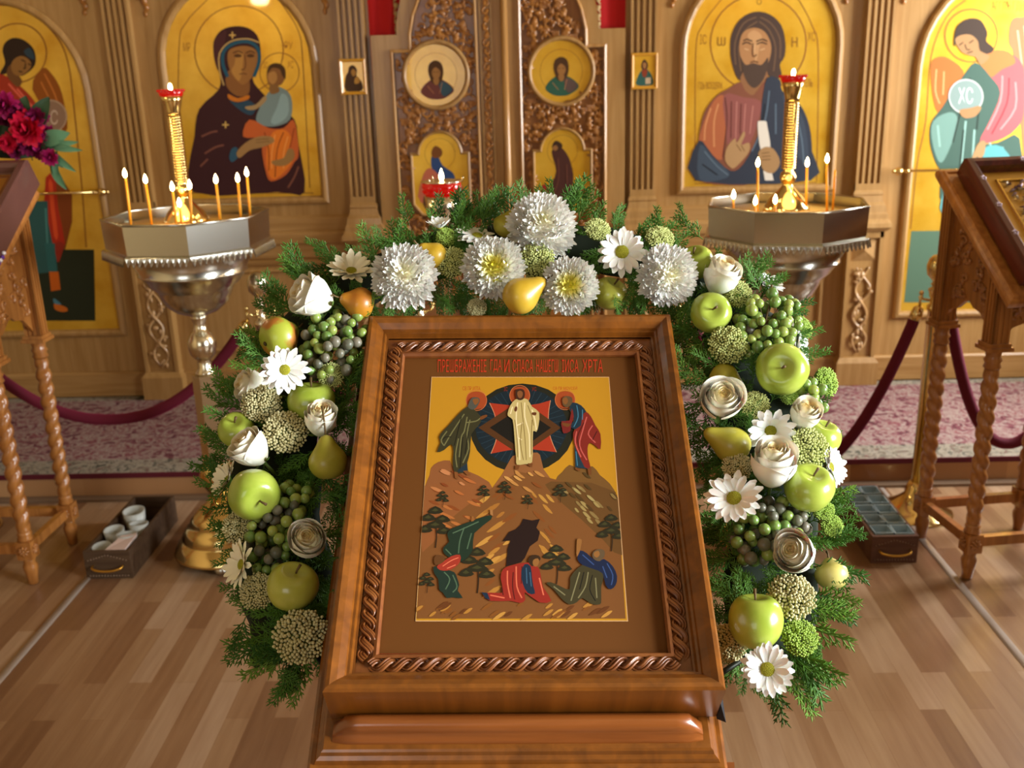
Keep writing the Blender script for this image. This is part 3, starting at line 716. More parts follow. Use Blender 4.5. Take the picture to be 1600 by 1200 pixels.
def relief(mb, inside, x0, x1, z0, z1, h, seed, n=60):
    rs = random.Random(seed); done = []; tries = 0
    while len(done) < n and tries < 9000:
        tries += 1; x, z = rs.uniform(x0, x1), rs.uniform(z0, z1)
        if not inside(x, z, .012) or any((x-a)**2 + (z-b_)**2 < .027**2 for a, b_ in done): continue
        done.append((x, z)); k = rs.random(); an = rs.uniform(0, 2*pi); sg = rs.choice((-1, 1))
        if k < .5:
            curl(mb, x, z, an, rs.uniform(.018, .03), rs.uniform(.8, 1.3), h, sg)
            leaf(mb, x, z, an + 2, .04, .011, h + .003)
        elif k < .85:
            for q in range(rs.randint(3, 4)): leaf(mb, x, z, an + (q - 1.5)*.62, rs.uniform(.03, .045), .010, h + .004)
        else:
            for q in range(10):
                a_, b_ = q % 4, q // 4; mb.sph(WX(x + (a_ - 1.5 + .5*(b_ % 2))*.010*(1 - .2*b_), z - b_*.010, h + .004), .0066, 7)
def royal_leaf(sx):
    """sx = -1 left leaf, +1 right leaf"""
    side = 'left' if sx < 0 else 'right'
    t = thing('royal_door', '%s leaf of the carved oak double doors with a round gold medallion' % side, 'door', (CX + sx*.29, SY, PT + .003), 0, 'carved double door leaves')
    X = lambda d: CX + sx*d         # d: distance from the meeting edge
    Z0 = PT + .012
    F = (lambda u, v, h: V((X(u), SY - .022 - h, v)))
    # outline of the leaf: shouldered, then an ogee arch
    out = [(.002, Z0), (.572, Z0), (.572, 1.800), (.452, 1.800), (.452, 1.84), (.445, 1.90), (.425, 1.96), (.38, 2.06), (.30, 2.15), (.20, 2.21), (.10, 2.24), (.002, 2.25)]
    b = MB(); b.prism(out, 0, .006, F); fixn(b.build('back_board', wood('door_ground', '8a5624', 'a87238', .35, .4), t, True))
    fld = [(.104, Z0 + .1), (.474, Z0 + .1), (.474, 1.722), (.390, 1.722), (.388, 1.80), (.37, 1.88), (.33, 1.97), (.26, 2.07), (.18, 2.13), (.104, 2.15)]
    # the frame: outline minus field
    b = MB(); m_ = len(out)
    nf = len(fld)
    ring = [(.002, Z0), (.572, Z0), (.572, 1.722), (.572, 1.800), (.452, 1.800), (.452, 1.84), (.425, 1.96), (.38, 2.06), (.30, 2.15), (.20, 2.21), (.10, 2.24), (.002, 2.25)]
    inn = [(.104, Z0 + .1), (.474, Z0 + .1), (.474, 1.722), (.470, 1.722), (.390, 1.722), (.388, 1.80), (.37, 1.88), (.33, 1.97), (.26, 2.07), (.18, 2.13), (.13, 2.15), (.104, 2.15)]
    vs = [F(u, v, .022) for u, v in ring] + [F(u, v, .022) for u, v in inn] + [F(u, v, .004) for u, v in inn] + [F(u, v, .0) for u, v in ring]
    n = len(ring); fs = []
    for i in range(n):
        j = (i+1) % n; fs += [(i, j, n+j, n+i), (n+i, n+j, 2*n+j, 2*n+i), (i, j, 3*n+j, 3*n+i)]
    b.add(vs, fs, 0, False)
    fixn(b.build('door_frame', OAK, t, True))
    b = MB(); P = [(u, v) for u, v in fld]
    sweep(b, P, [(0, .006), (.0, .030), (-.006, .034), (-.013, .030), (-.015, .022)], F); fixn(b.build('inner_bead', wood('pale_bead', 'a87840', 'cfa468', .25, .6), t, True))
    # medallion centres (from the meeting edge)
    mc, mz, mr = .283 if sx > 0 else .285, 1.622, .133
    lc, lz = (.284, 1.22)
    def inside(x, z, e):
        d = sx*(x - CX)
        if d < .112 + e or d > .466 - e or z < Z0 + .11: return False
        if z > 1.70: 
            lim = .39 - max(0, z - 1.78)*.55
            if d > lim - e: return False
        if (d-mc)**2 + (z-mz)**2 < (mr+.018)**2: return False
        if abs(d-lc) < .145 and .98 < z < 1.31: return False
        if (d-lc)**2 + (z-1.27)**2 < .12**2: return False
        if abs(d-lc) < .145 and .30 < z < .62: return False
        return True
    b = MB(); relief(b, inside, min(X(.11), X(.47)), max(X(.11), X(.47)), Z0 + .12, 2.08, .036, 5 + sx, 330)
    for k in range(9):   # a running stem to tie it together
        z = .3 + k*.2
        curl(b, X(.13), z, pi/2, .03, .9, .034, sx); curl(b, X(.447), z, pi/2, .03, .9, .034, -sx) if z < 1.65 else None
    b.build('carving', CARV, t, True)
    # round medallion
    def ringp(c0, z, r, k=40): return [(c0 + r*cos(2*pi*i/k), z + r*sin(2*pi*i/k)) for i in range(k)]
    b = MB(); sweep(b, ringp(mc, mz, mr), [(-.022, .004), (-.022, .026), (-.014, .038), (-.005, .034), (0, .024), (0, .020)], F, sm=True); mf = fixn(b.build('medallion_frame', OAK, t, True))
    p = Paint(lambda u, v, h: F(u, v, h + .021)); p.step = .0003
    p.fill(GOLD, ringp(mc, mz, mr), 0)
    def q(u, v): return (mc + sx*u*mr, mz - v*mr)
    robe, mantle = ('6a3a34', '35505c') if sx < 0 else ('2f5a48', '5c4a44')
    pp = lambda L_: [q(*a) for a in L_]
    p.ring(LINE, (mc, mz - .0*mr), mr*.72, .0016)
    p.fill(robe, pp([(-.55, .55), (-.40, .30), (-.12, .12), (.12, .12), (.42, .28), (.6, .52), (.3, .75), (0, .8), (-.3, .75)]))
    p.fill(mantle, pp([(.1, .2), (.4, .3), (.55, .5), (.3, .7), (.15, .6)])); p.folds('c8885a', [pp([(-.3, .35), (-.1, .6)]), pp([(.2, .25), (.1, .6)])], .002)
    p.fill('4a3018', pp([(-.26, -.12), (-.2, -.38), (0, -.48), (.2, -.38), (.26, -.1), (.18, .2), (0, .32), (-.16, .2)])); p.fill('9a6c3a', pp([(-.13, -.12), (0, -.26), (.15, -.12), (.12, .06), (0, .14), (-.1, .06)]))
    p.fill('9a6c3a', pp([(-.1, .12), (.1, .12), (.06, .3), (-.06, .3)])); p.folds('2c1a0c', [pp([(-.1, -.1), (-.02, -.11)]), pp([(.04, -.11), (.11, -.1)])], .0022)
    p.mb.build('medallion_painting', p.mats, t, True)
    # lower arched icon with square shoulders
    def ogive(c0, s=1.0):
        w1, w2 = .127*s, .095*s; zt = 1.268
        P = [(c0 - w1, 1.045), (c0 + w1, 1.045), (c0 + w1, zt)] + [(c0 + w2*cos(pi*i/14), zt + w2*1.03*sin(pi*i/14)) for i in range(15)] + [(c0 - w1, zt)]
        return P[:2] + P[2:]
    O = ogive(lc); O = [(lc - .09, 1.0), (lc, .975), (lc + .09, 1.0), (lc + .127, 1.045)] + O[2:] + [(lc - .127, 1.045)]
    b = MB(); sweep(b, O, [(-.012, .004), (-.012, .028), (-.006, .034), (0, .026), (0, .02)], F); fixn(b.build('lower_icon_frame', OAK, t, True))
    p = Paint(lambda u, v, h: F(u, v, h + .021)); p.step = .0003; p.fill(GOLD, O, 0)
    s = sx
    Q = lambda L_: [(lc + s*a/1000, 1.20 + b_/1000) for a, b_ in L_]
    p.ring(LINE, (lc, 1.272), .07, .0016)
    if sx < 0:
        p.fill('2f4a7c', Q([(-40, 60), (-10, 62), (10, 20), (60, -20), (55, -60), (-10, -55), (-40, 0)])); p.fill('7a4a22', Q([(-40, 80), (-20, 110), (10, 90), (5, 60), (-30, 55)])); p.fill('c06a50', Q([(-90, -40), (-50, 10), (10, -40), (90, -60), (90, -150), (-100, -150)])); p.fill('5a3a20', Q([(-70, -100), (40, -90), (60, -180), (-80, -180)]))
    else:
        p.fill('4a2820', Q([(-50, 70), (-10, 90), (30, 40), (50, -40), (45, -110), (60, -170), (-90, -170), (-60, -90), (-30, -20)])); p.fill('3a2414', Q([(-48, 92), (-30, 118), (0, 100), (-8, 76), (-36, 70)])); p.fill('96683a', Q([(-46, 88), (-30, 98), (-20, 84), (-34, 72)])); p.fill('2c3a58', Q([(-104, 108), (-92, 138), (-84, 108)])); p.fill('8c2a20', Q([(50, -100), (74, -80), (100, -110), (80, -150), (50, -150)])); p.fill('8c2a20', Q([(-100, -90), (-80, -80), (-70, -120), (-100, -130)])); p.folds('7a4a38', [Q([(-20, 40), (-20, -60), (-50, -140)]), Q([(20, 10), (20, -80)])], .003)
    p.mb.build('lower_painting', p.mats, t, True)
    # lower square field panel near the floor
    b = MB(); sweep(b, rect(lc - .13, lc + .13, .32, .60), [(-.012, .004), (-.012, .028), (-.006, .034), (0, .026), (.004, .008)], F); b.build('bottom_panel', OAK, t, True)
    # pierced border strip and battens beside the meeting edge
    if sx < 0:
        b = MB(); z = Z0 + .1
        while z < 2.2:
            curl(b, X(.052), z, pi/2, .017, 1.0, .046, 1 if int(z*25) % 2 else -1, .006); leaf(b, X(.052), z + .018, pi/2 + .5*sin(z*50), .034, .010, .048); z += .034
        b.build('edge_carving', CARV, t, True)
        b = MB(); b.box(X(.079), X(.0745), SY - .056, SY - .040, Z0, 2.22); b.box(X(.030), X(.026), SY - .056, SY - .040, Z0, 2.22); b.build('edge_fillet', OAK, t, True)
    else:
        b = MB(); b.tube([(CX + .030, SY - .048, Z0), (CX + .030, SY - .048, 2.24)], .016, 12); b.build('meeting_batten', wood('pale_bead', 'a87840', 'cfa468', .25, .6), t, True)
        b = MB(); b.box(CX - .010, CX + .013, SY - .050, SY - .040, Z0, 2.24); b.build('cover_strip', OAK, t, True)
    return t
royal_leaf(-1); royal_leaf(1)
# ================================================================== lecterns
def rotz(x, y, a, c=(0, 0)):
    return (c[0] + x*cos(a) - y*sin(a), c[1] + x*sin(a) + y*cos(a))
def make_lectern(name, label, cx_, cy_, rz, hw, hd, wood_m, capz=.795, footed=True, zf=.95, zb=1.285, board=(-.27, .20), ov=.03):
    """slanted-top lectern on four twisted legs; local frame: x right, y back, z up"""
    t = thing(name, label, 'lectern', (cx_, cy_, 0), rz)
    yb0, yb1 = board                      # slope: from (yb0, zf) to (yb1, zb)
    sl = (zb - zf) / (yb1 - yb0); zt = lambda y: zf + (y - yb0)*sl
    for ix in (-1, 1):
        for iy in (-1, 1):
            x, y = ix*hw, iy*hd
            b = MB(); prof = [(.012, 0), (.017, .004), (.019, .03), (.024, .055), (.025, .07), (.018, .085), (.021, .09), (.018, .1)]
            b.lathe(prof, 16, 0, (x, y, 0))
            b.box(x - .026, x + .026, y - .026, y + .026, .10, .165)
            b.lathe([(.024, .165), (.027, .172), (.022, .182), (.025, .19), (.020, .20)], 16, 0, (x, y, 0))
            # barley-twist shaft
            n = 130; m_ = 16; vs = []; z0, z1 = .20, capz - .075
            for i in range(n + 1):
                s_ = i/n; z = z0 + (z1 - z0)*s_; tw = z*2*pi/.050
                k = min(1, min(s_, 1 - s_)*14)
                for j in range(m_):
                    a = 2*pi*j/m_; rr = .0215 + .0055*k*cos(2*(a - tw*.5*ix) )
                    rr = .0175 + .0092*k*abs(cos(a - tw*.5*ix)) + .004*(1 - k)
                    vs.append((x + rr*cos(a), y + rr*sin(a), z))
            b.add(vs, [(i*m_ + j, i*m_ + (j+1) % m_, (i+1)*m_ + (j+1) % m_, (i+1)*m_ + j) for i in range(n) for j in range(m_)])
            b.lathe([(.02, capz - .075), (.027, capz - .068), (.022, capz - .055), (.028, capz - .045), (.022, capz - .035), (.024, capz - .02), (.026, capz - .012)], 16, 0, (x, y, 0))
            lg = b.build('leg', wood_m, t)
            b = MB()   # rosettes on the foot blocks
            for (dx, dy) in ((0, -1), (ix, 0)):
                c = V((x + dx*.026, y + dy*.026, .133)); ax = V((dx, dy, 0))
                A, B_, _ = frame_of(ax)
                for q in range(8):
                    d = A*cos(q*pi/4) + B_*sin(q*pi/4); b.tube([c + d*.004, c + d*.012 + ax*.004, c + d*.020], [.003, .005, .001], 6)
                b.sph(c + ax*.002, .006, 8)
            b.build('rosette', wood_m, lg)
            b = MB()   # fluted post above the capital
            s = .028
            b.box(x - s - .012, x + s + .012, y - s - .012, y + s + .012, capz - .012, capz)
            b.box(x - s - .006, x + s + .006, y - s - .006, y + s + .006, capz, capz + .012)
            top = lambda yy: zt(yy) - .012
            vs = [(x + a*(s-.004), y + c_*(s-.004), z) for (a, c_) in ((-1, -1), (1, -1), (1, 1), (-1, 1)) for z in (capz + .012, top(y + c_*s))]
            b.add(vs, [(0, 2, 3, 1), (2, 4, 5, 3), (4, 6, 7, 5), (6, 0, 1, 7), (1, 3, 5, 7)], 0, False)
            for q in range(4):
                xx = x - s + .004 + q*(2*s - .008)/3
                b.box(xx - .004, xx + .004, y - s, y - s + .006, capz + .012, top(y) - .02)
                yy = y - s + .004 + q*(2*s - .008)/3
                xs = x + ix*s; b.box(min(xs, xs - ix*.006), max(xs, xs - ix*.006), yy - .004, yy + .004, capz + .012, top(yy) - .004)
            b.build('post', wood_m, t)
    # carved side and front aprons with a pointed arch
    def apron(p0, p1, ztop0, ztop1, nm):
        p0, p1 = V(p0), V(p1); d = (p1 - p0); ln = d.length; d.normalize(); nrm = V((d.y, -d.x, 0))
        F = lambda u, v, h: V((p0.x + d.x*u + nrm.x*h, p0.y + d.y*u + nrm.y*h, v))
        zl = capz + .02; pts = [(0, zl)]
        for i in range(1, 12):
            s_ = i/12; pts.append((ln*s_, zl + .085*(1 - abs(2*s_ - 1))**.62 + .006*sin(s_*6*pi)))
        pts += [(ln, zl), (ln, ztop1), (0, ztop0)]
        b = MB(); b.prism(pts, -.006, .006, F)
        rs = random.Random(3); z_at = lambda u: ztop0 + (ztop1 - ztop0)*u/ln
        for sg in (-1, 1):
            for k in range(14):
                u = ln*(.5 + sg*rs.uniform(.03, .42)); lo = zl + .10*(1 - abs(2*u/ln - 1))**.62 + .02
                z = rs.uniform(lo, max(lo + .01, z_at(u) - .02))
                c_ = [F(u + .018*(1 - .8*q/10)*cos(q*.6*sg + k), z + .018*(1 - .8*q/10)*sin(q*.6*sg + k), .008) for q in range(11)]
                b.tube(c_, [.007*(1 - .05*q) for q in range(11)], 6)
                b.sph(F(u + .012*sg, z - .012, .008), .010, 8, 0, (.8, .8, 1.2))
        return fixn(b.build(nm, wood_m, t))
    apron((-hw, hd - .02, 0), (-hw, -hd + .02, 0), zt(hd - .02) - .02, zt(-hd + .02) - .02, 'side_apron')
    apron((hw, -hd + .02, 0), (hw, hd - .02, 0), zt(-hd + .02) - .02, zt(hd - .02) - .02, 'side_apron')
    apron((-hw + .02, -hd, 0), (hw - .02, -hd, 0), zf + .0, zf + .0, 'front_apron')
    # stretchers
    for (a, c_) in (((-hw, -hd), (-hw, hd)), ((hw, -hd), (hw, hd)), ((-hw, -hd), (hw, -hd)), ((-hw, hd), (hw, hd))):
        b = MB(); x0, x1 = min(a[0], c_[0]), max(a[0], c_[0]); y0, y1 = min(a[1], c_[1]), max(a[1], c_[1])
        if x0 == x1: b.box(x0 - .011, x0 + .011, y0 + .026, y1 - .026, .117, .150)
        else: b.box(x0 + .026, x1 - .026, y0 - .011, y0 + .011, .117, .150)
        b.build('stretcher', wood_m, t)
    # slanted board with a moulded edge
    ang = math.atan(sl); T = Matrix.Translation((0, yb0, zf)) @ Matrix.Rotation(ang, 4, 'X'); ln = math.hypot(yb1 - yb0, zb - zf)
    F = lambda u, v, h: T @ V((u, v, h)); w_ = hw + ov + .02
    b = MB(); b.box(-w_ + .012, w_ - .012, .01, ln - .01, -.018, .014, 0, T)
    sweep(b, [(-w_, 0), (w_, 0), (w_, ln), (-w_, ln)], [(.010, -.018), (.004, -.016), (0, -.008), (0, .004), (.004, .012), (.012, .014), (.016, .020), (.022, .020), (.024, .014)], F)
    b.build('slanted_board', wood_m, t)
    return t, T, ln
RZR = R(8)
# right lectern: front-left foot (1.40, 3.00), back-left (1.36, 3.29)
hw, hd = .185, .150
fx, fy = 1.40, 3.005
cxr, cyr = rotz(hw, hd, RZR, (fx, fy))
lecR, TR, lnR = make_lectern('side_lectern', 'oak lectern with twisted legs on the right, under the dark red framed icon', cxr, cyr, RZR, hw, hd, LEG)
lecL, TL, lnL = make_lectern('side_lectern', 'oak lectern with twisted legs on the left, under the icon topped with pink flowers', -1.745 - hw, 3.075 + hd, R(-1), hw, hd, LEG, board=(-.30, .23))

def framed_icon(name, label, base, T, hwk, h0, h1, th, frame_m, inner, edge_only=False):
    """box frame lying on a slanted board; T maps the board plane, h0..h1 along the slope"""
    t = thing(name, label, 'icon', mtx=base.matrix_basis @ T @ Matrix.Translation((0, h0, .0215)))
    ln = h1 - h0
    F = lambda u, v, h: V((u, v, h))
    b = MB(); sweep(b, [(-hwk, 0), (hwk, 0), (hwk, ln), (-hwk, ln)], [(.05, 0), (0, 0), (0, th - .006), (.005, th), (.022, th + .002), (.034, th - .008), (.038, th - .026), (.044, th - .030)], F)
    b.build('frame', frame_m, t)
    b = MB(); b.box(-hwk + .03, hwk - .03, .03, ln - .03, .002, th - .030); b.build('mount', inner, t)
    return t, ln
iR, ln = framed_icon('framed_icon', 'dark red framed icon with a raised silver flower relief on the right lectern', lecR, TR, .185, .055, .545, .066, RED, mat('old_gold', 'b08530', .4, .6))
w2 = .185 - .085
b = MB(); F = lambda u, v, h: V((u, v, h))
sweep(b, [(-w2, .085), (w2, .085), (w2, ln - .085), (-w2, ln - .085)], [(-.006, .036), (-.003, .042), (.001, .042), (.004, .037)], F); b.build('gilt_border', mat('bright_gilt', 'e8c060', .2, .9), iR)
b = MB(); rs = random.Random(11)
for k in range(120):
    u, v = rs.uniform(-w2 + .014, w2 - .014), rs.uniform(.10, ln - .10); a = rs.uniform(0, 6.28)
    b.tube([(u, v, .038), (u + .010*cos(a), v + .010*sin(a), .046), (u + .018*cos(a + .6), v + .018*sin(a + .6), .039)], [.002, .0045, .001], 5, k % 3)
b.build('relief', [mat('silver_violet', '9a8494', .3, .8), mat('silver_relief', 'b8ae9c', .3, .9), mat('dark_violet', '5a3c50', .4, .6)], iR)
b = MB()
for (u, v) in ((-.165, .15), (-.165, .27), (-.165, .39), (0, ln - .02), (.165, .2), (.165, .36)):
    for q in range(5): b.sph((u + .006*cos(q*1.26), v + .008*sin(q*1.26), .067), .0045, 8)
b.build('frame_ornament', mat('pale_mother_of_pearl', 'b9a8b8', .25, .4), iR)
iL, ln = framed_icon('framed_icon', 'purple-brown framed icon on the left lectern below pink flowers', lecL, TL, .243, .055, .645, .105, mat('plum_wood', '5c3a34', .35, coat=.5), mat('tan_gold', 'a87428', .4, .3, coat=.4))
w2 = .243 - .06
b = MB(); sweep(b, [(-w2, .06), (w2, .06), (w2, ln - .06), (-w2, ln - .06)], [(-.014, .070), (-.008, .077), (0, .077), (.006, .071)], F); b.build('inner_moulding', BRN, iL)
p = Paint(lambda u, v, h: V((u, v, .0712 + h))); W2 = w2 - .02
p.fill('a5701c', [(-W2, .09), (W2, .09), (W2, ln - .09), (-W2, ln - .09)], 0)
p.fill('7c2c14', [(-.05, .1), (.05, .1), (.07, .25), (.03, .33), (-.03, .33), (-.07, .25)]); p.disc('b98a40', (0, .37), .05); p.disc('6a4420', (0, .37), .026)
p.mb.build('painting', p.mats, iL)
b = MB()
for k in range(14): b.sph((.243 + .006, .02 + k*.016, .012 + .002*sin(k*2)), .007, 6, k % 2)
b.build('lace_trim', [mat('violet_trim', '5a2c88', .7), mat('white_trim', 'd8d0d0', .7)], iL)

# ================================================================== candle stands
def octa_ring(r, z, rot): return [V((r*sin(rot + k*pi/4), -r*cos(rot + k*pi/4), z)) for k in range(8)]
def make_stand(label, x, y, rot, rim_z):
    t = thing('candle_stand', label, 'candle stand', (x, y, 0), 0)
    Rr = .262; zb = rim_z - .092
    b = MB()
    rings = [octa_ring(Rr, rim_z, rot), octa_ring(Rr - .004, zb, rot), octa_ring(Rr + .003, zb - .003, rot), octa_ring(Rr + .003, zb - .010, rot), octa_ring(Rr - .03, zb - .010, rot)]
    inner = [octa_ring(Rr - .008, rim_z, rot), octa_ring(Rr - .008, rim_z - .035, rot)]
    def skin(rs_, cap=False, mi=0):
        vs = [p for r in rs_ for p in r]; n = len(rs_)
        fs = [(i*8 + k, i*8 + (k+1) % 8, (i+1)*8 + (k+1) % 8, (i+1)*8 + k) for i in range(n-1) for k in range(8)]
        if cap: fs.append(tuple((n-1)*8 + k for k in range(8)))
        b.add(vs, fs, mi, False)
    skin([rings[4], rings[3], rings[2], rings[1], rings[0]] + inner, True)
    b.tube([p for p in octa_ring(Rr - .002, rim_z, rot)] + [octa_ring(Rr - .002, rim_z, rot)[0]], .004, 6)
    fixn(b.build('tray', STEEL, t))
    # hanging lace border of pierced lozenges
    b = MB(); pr = octa_ring(Rr + .002, zb - .006, rot)
    for k in range(8):
        a, c = pr[k], pr[(k+1) % 8]; n = 11
        for i in range(n):
            m = a.lerp(c, (i + .5)/n); d = (c - a).normalized()*((c-a).length/n/2)
            pts = [m + d*.98, m + V((0, 0, -.026)), m - d*.98]
            nn = V((d.y, -d.x, 0)).normalized(); nn = nn if nn.dot(m) > 0 else -nn; z_ = V((0, 0, 1)); o_ = m + nn*.004
            b.tube([o_ + d*.95, o_ + nn*.006 - z_*.026, o_ - d*.95], .0032, 5, cap=False)
            b.tube([o_ + d*.45, o_ + nn*.003 - z_*.013, o_ - d*.45], .0026, 5, cap=False)
            b.tube([o_ + d*1.0 - z_*.001, o_ - d*1.0 - z_*.001], .0035, 5, cap=False)
    b.build('lace_border', STEEL, t)
    b = MB(); b.lathe([(.2, rim_z - .034), (.235, rim_z - .032), (.235, rim_z - .030), (0, rim_z - .030)], 32); b.build('sand', mat('candle_sand', 'e0b050', .6, spec=.6), t)
    b = MB()   # waisted bowl
    z = zb - .012
    b.lathe([(.215, z), (.205, z - .02), (.172, z - .075), (.176, z - .078), (.176, z - .083), (.168, z - .087), (.150, z - .115), (.128, z - .135), (.124, z - .14), (.118, z - .155), (.10, z - .19), (.07, z - .215), (.04, z - .226), (.03, z - .23)][::-1], 40); fixn(b.build('bowl', STEEL, t))
    b = MB(); z -= .23    # knop
    b.lathe([(.028, z), (.026, z - .01), (.020, z - .03), (.024, z - .055), (.032, z - .06), (.038, z - .07), (.0455, z - .085), (.0475, z - .10), (.047, z - .112), (.041, z - .135), (.028, z - .150), (.020, z - .156), (.024, z - .165), (.022, z - .18), (.034, z - .195), (.036, z - .205)][::-1], 32); fixn(b.build('knop', BRASSP, t))
    z -= .205
    b = MB(); r0 = .046
    b.lathe([(r0, .36), (r0, z)], 6, sm=False, rot=.35); b.build('column', mat('satin_brass', 'd8d0b4', .26, 1), t)
    b = MB(); b.lathe([(.04, .20), (.028, .23), (.045, .26), (.060, .29), (.064, .32), (.058, .35), (.038, .37), (.03, .38)], 32); b.build('lower_knop', BRASS, t)
    b = MB(); b.lathe([(.178, .034), (.183, .036), (.180, .045), (.165, .07), (.150, .085), (.146, .09), (.150, .095), (.13, .125), (.112, .145), (.115, .15), (.10, .17), (.075, .195), (.05, .215), (.04, .23)], 40); fixn(b.build('base', BRASS, t))
    for k in range(3):
        a = -pi/2 + .15 + k*2*pi/3
        b = MB(); b.sph((.145*cos(a), .145*sin(a), .020), .028, 12, 0, (1, 1, .75)); b.build('foot', STEEL, t)
    # central column with a little glass cup on top
    b = MB(); z = rim_z - .032
    b.lathe([(.075, z), (.070, z + .02), (.055, z + .045), (.030, z + .070), (.017, z + .085), (.015, z + .09), (.022, z + .097), (.026, z + .112), (.022, z + .126), (.014, z + .132), (.018, z + .137)], 32); b.build('dome', BRASS, t)
    b = MB(); z0 = z + .137; z1 = z0 + .205; prof = []
    n = 24
    for i in range(n):
        zz = z0 + (z1 - z0)*i/n; s_ = (z1 - z0)/n; prof += [(.0195, zz), (.0235, zz + s_*.3), (.0235, zz + s_*.6), (.0195, zz + s_*.95)]
    b.lathe(prof, 20); b.lathe([(.022, z1), (.022, z1 + .012), (.030, z1 + .045), (.034, z1 + .058)], 20); fixn(b.build('reeded_shaft', BRASS, t))
    b = MB(); zc = z1 + .056
    b.lathe([(.030, zc), (.035, zc + .004), (.041, zc + .022), (.0385, zc + .022), (.033, zc + .008), (0, zc + .006)], 24)
    for k in range(24):
        a = 2*pi*k/24; b.sph((.040*cos(a), .040*sin(a), zc + .020), .0042, 6)
    b.build('glass_cup', REDGLASS, t)
    b = MB(); b.sph((0, 0, zc + .030), .008, 10, 0, (.8, .8, 1.5)); b.build('flame', FLAME, t)
    return t, rim_z
SXL, SXR, SYY = -1.128, .806, 3.26
stL, rz_ = make_stand('brass candle stand on the left, with seven lit candles in its octagonal tray', SXL, SYY, R(-27), 1.222)
stR, _ = make_stand('brass candle stand on the right, with few candles in its octagonal tray', SXR, SYY, R(-34), 1.212)
def candle(name, base_px, top_px, Y, lit, label, leanx=0, r=.0042):
    a, c = at_y(base_px[0], base_px[1], Y), at_y(top_px[0], top_px[1], Y)
    a.z = 1.192 if base_px[0] < 800 else 1.182
    t = thing(name, label, 'candle', a)
    b = MB(); b.tube([a, a.lerp(c, .5) + V((.0005, 0, 0)), c], [r, r, r*.9], 10); b.tube([c, c + V((.0005, 0, .005))], .0007, 5); b.build('wax', WAX, t, True)
    if lit:
        b = MB(); b.lathe([(.0005, .0), (.0050, .004), (.0066, .010), (.0056, .017), (.0026, .025), (.0002, .030)], 12, 0, c + V((0, 0, .0025))); b.build('flame', FLAME, t, True)
    return t
G1 = 'candles in the left stand'
LC = [((201, 328), (196, 279), 3.20, 'outermost lit candle at the left end of the left stand'), ((234, 328), (228, 288), 3.22, 'lit candle second from the left end of the left stand'),
      ((273, 333), (270, 300), 3.12, 'short lit candle just left of the reeded column of the left stand'), ((297, 337), (297, 297), 3.10, 'lit candle directly in front of the reeded column of the left stand'),
      ((343, 333), (338, 288), 3.17, 'lit candle just right of the reeded column of the left stand'), ((375, 330), (372, 286), 3.21, 'lit candle second from the right end of the left stand'),
      ((390, 328), (386, 277), 3.27, 'tallest lit candle at the right end of the left stand')]
for (a, c, Y, lb) in LC: candle('candle', a, c, Y, True, 'thin yellow ' + lb, 0)['group'] = G1
candle('candle_stub', (281, 334), (281, 325), 3.14, True, 'burning stub at the foot of the dome in the left stand')['group'] = G1
RCN = [((1184, 318), (1184, 262), 3.20, True, 'thin yellow lit candle left of the column of the right stand'), ((1260, 318), (1261, 262), 3.22, True, 'thin yellow lit candle just right of the column of the right stand'),
       ((1293, 316), (1292, 256), 3.24, True, 'tall thin lit candle at the right end of the right stand'), ((1302, 315), (1305, 266), 3.27, False, 'unlit thin candle leaning at the right end of the right stand'),
       ((1146, 318), (1146, 312), 3.25, True, 'burning stub at the left end of the right stand'), ((1180, 325), (1180, 322), 3.11, True, 'burning stub at the front left of the dome in the right stand'), ((1211, 324), (1211, 320), 3.10, True, 'burning stub directly in front of the dome in the right stand')]
for (a, c, Y, lit, lb) in RCN: candle('candle_stub' if 'stub' in lb else 'candle', a, c, Y, lit, lb)['group'] = 'candles in the right stand'
for (c, e) in (((SXL, 3.16, 1.30), 1.5), ((SXR, 3.16, 1.29), 1.1)):
    l = bpy.data.lights.new('candle_glow', 'POINT'); l.energy = e; l.color = (1, .62, .25); l.shadow_soft_size = .09
    o = bpy.data.objects.new('candle_glow', l); COL.objects.link(o); o.location = c

# floor-standing oil lamp before the doors
YL = 3.3; a = at_y(690, 283, YL); c0 = at_y(690, 305, YL)
LX, LZ = a.x, c0.z
t = thing('floor_lamp', 'brass standing oil lamp with a cut red glass cup before the carved doors', 'oil lamp', (LX, YL, 0))
b = MB(); b.lathe([(.11, 0), (.115, .01), (.09, .04), (.04, .07), (.02, .10)], 24); b.build('base', BRASS, t)
b = MB(); b.lathe([(.016, .1), (.016, LZ - .19), (.026, LZ - .18), (.030, LZ - .165), (.022, LZ - .15), (.014, LZ - .14), (.02, LZ - .13)], 20); b.build('pole', BRASSP, t)
b = MB(); b.lathe([(.012, LZ - .13), (.030, LZ - .115), (.048, LZ - .08), (.055, LZ - .04), (.058, LZ), (.056, LZ), (.05, LZ - .04)], 28)
b.lathe([(.066, LZ + .042), (.0685, LZ + .046), (.066, LZ + .046)], 32); b.build('holder', BRASSP, t)
b = MB()
for (dx, dz) in ((0, .011), (0, -.011), (.010, 0), (-.010, 0)): b.sph((dx, -.0535, LZ - .045 + dz), .0055, 8, 0, (1, .4, 1))
b.build('pierced_cross', mat('dark_cutout', '2a1206', .8), t)
b = MB(); b.lathe([(.040, LZ - .004), (.054, LZ), (.060, LZ + .02), (.064, LZ + .042), (.060, LZ + .042), (.055, LZ + .015), (0, LZ + .010)], 32)
for k in range(16):
    q = 2*pi*k/16
    for zz in (.012, .028): b.sph((.0595*cos(q), .0595*sin(q), LZ + zz), .006, 6)
b.build('glass_cup', REDGLASS, t)
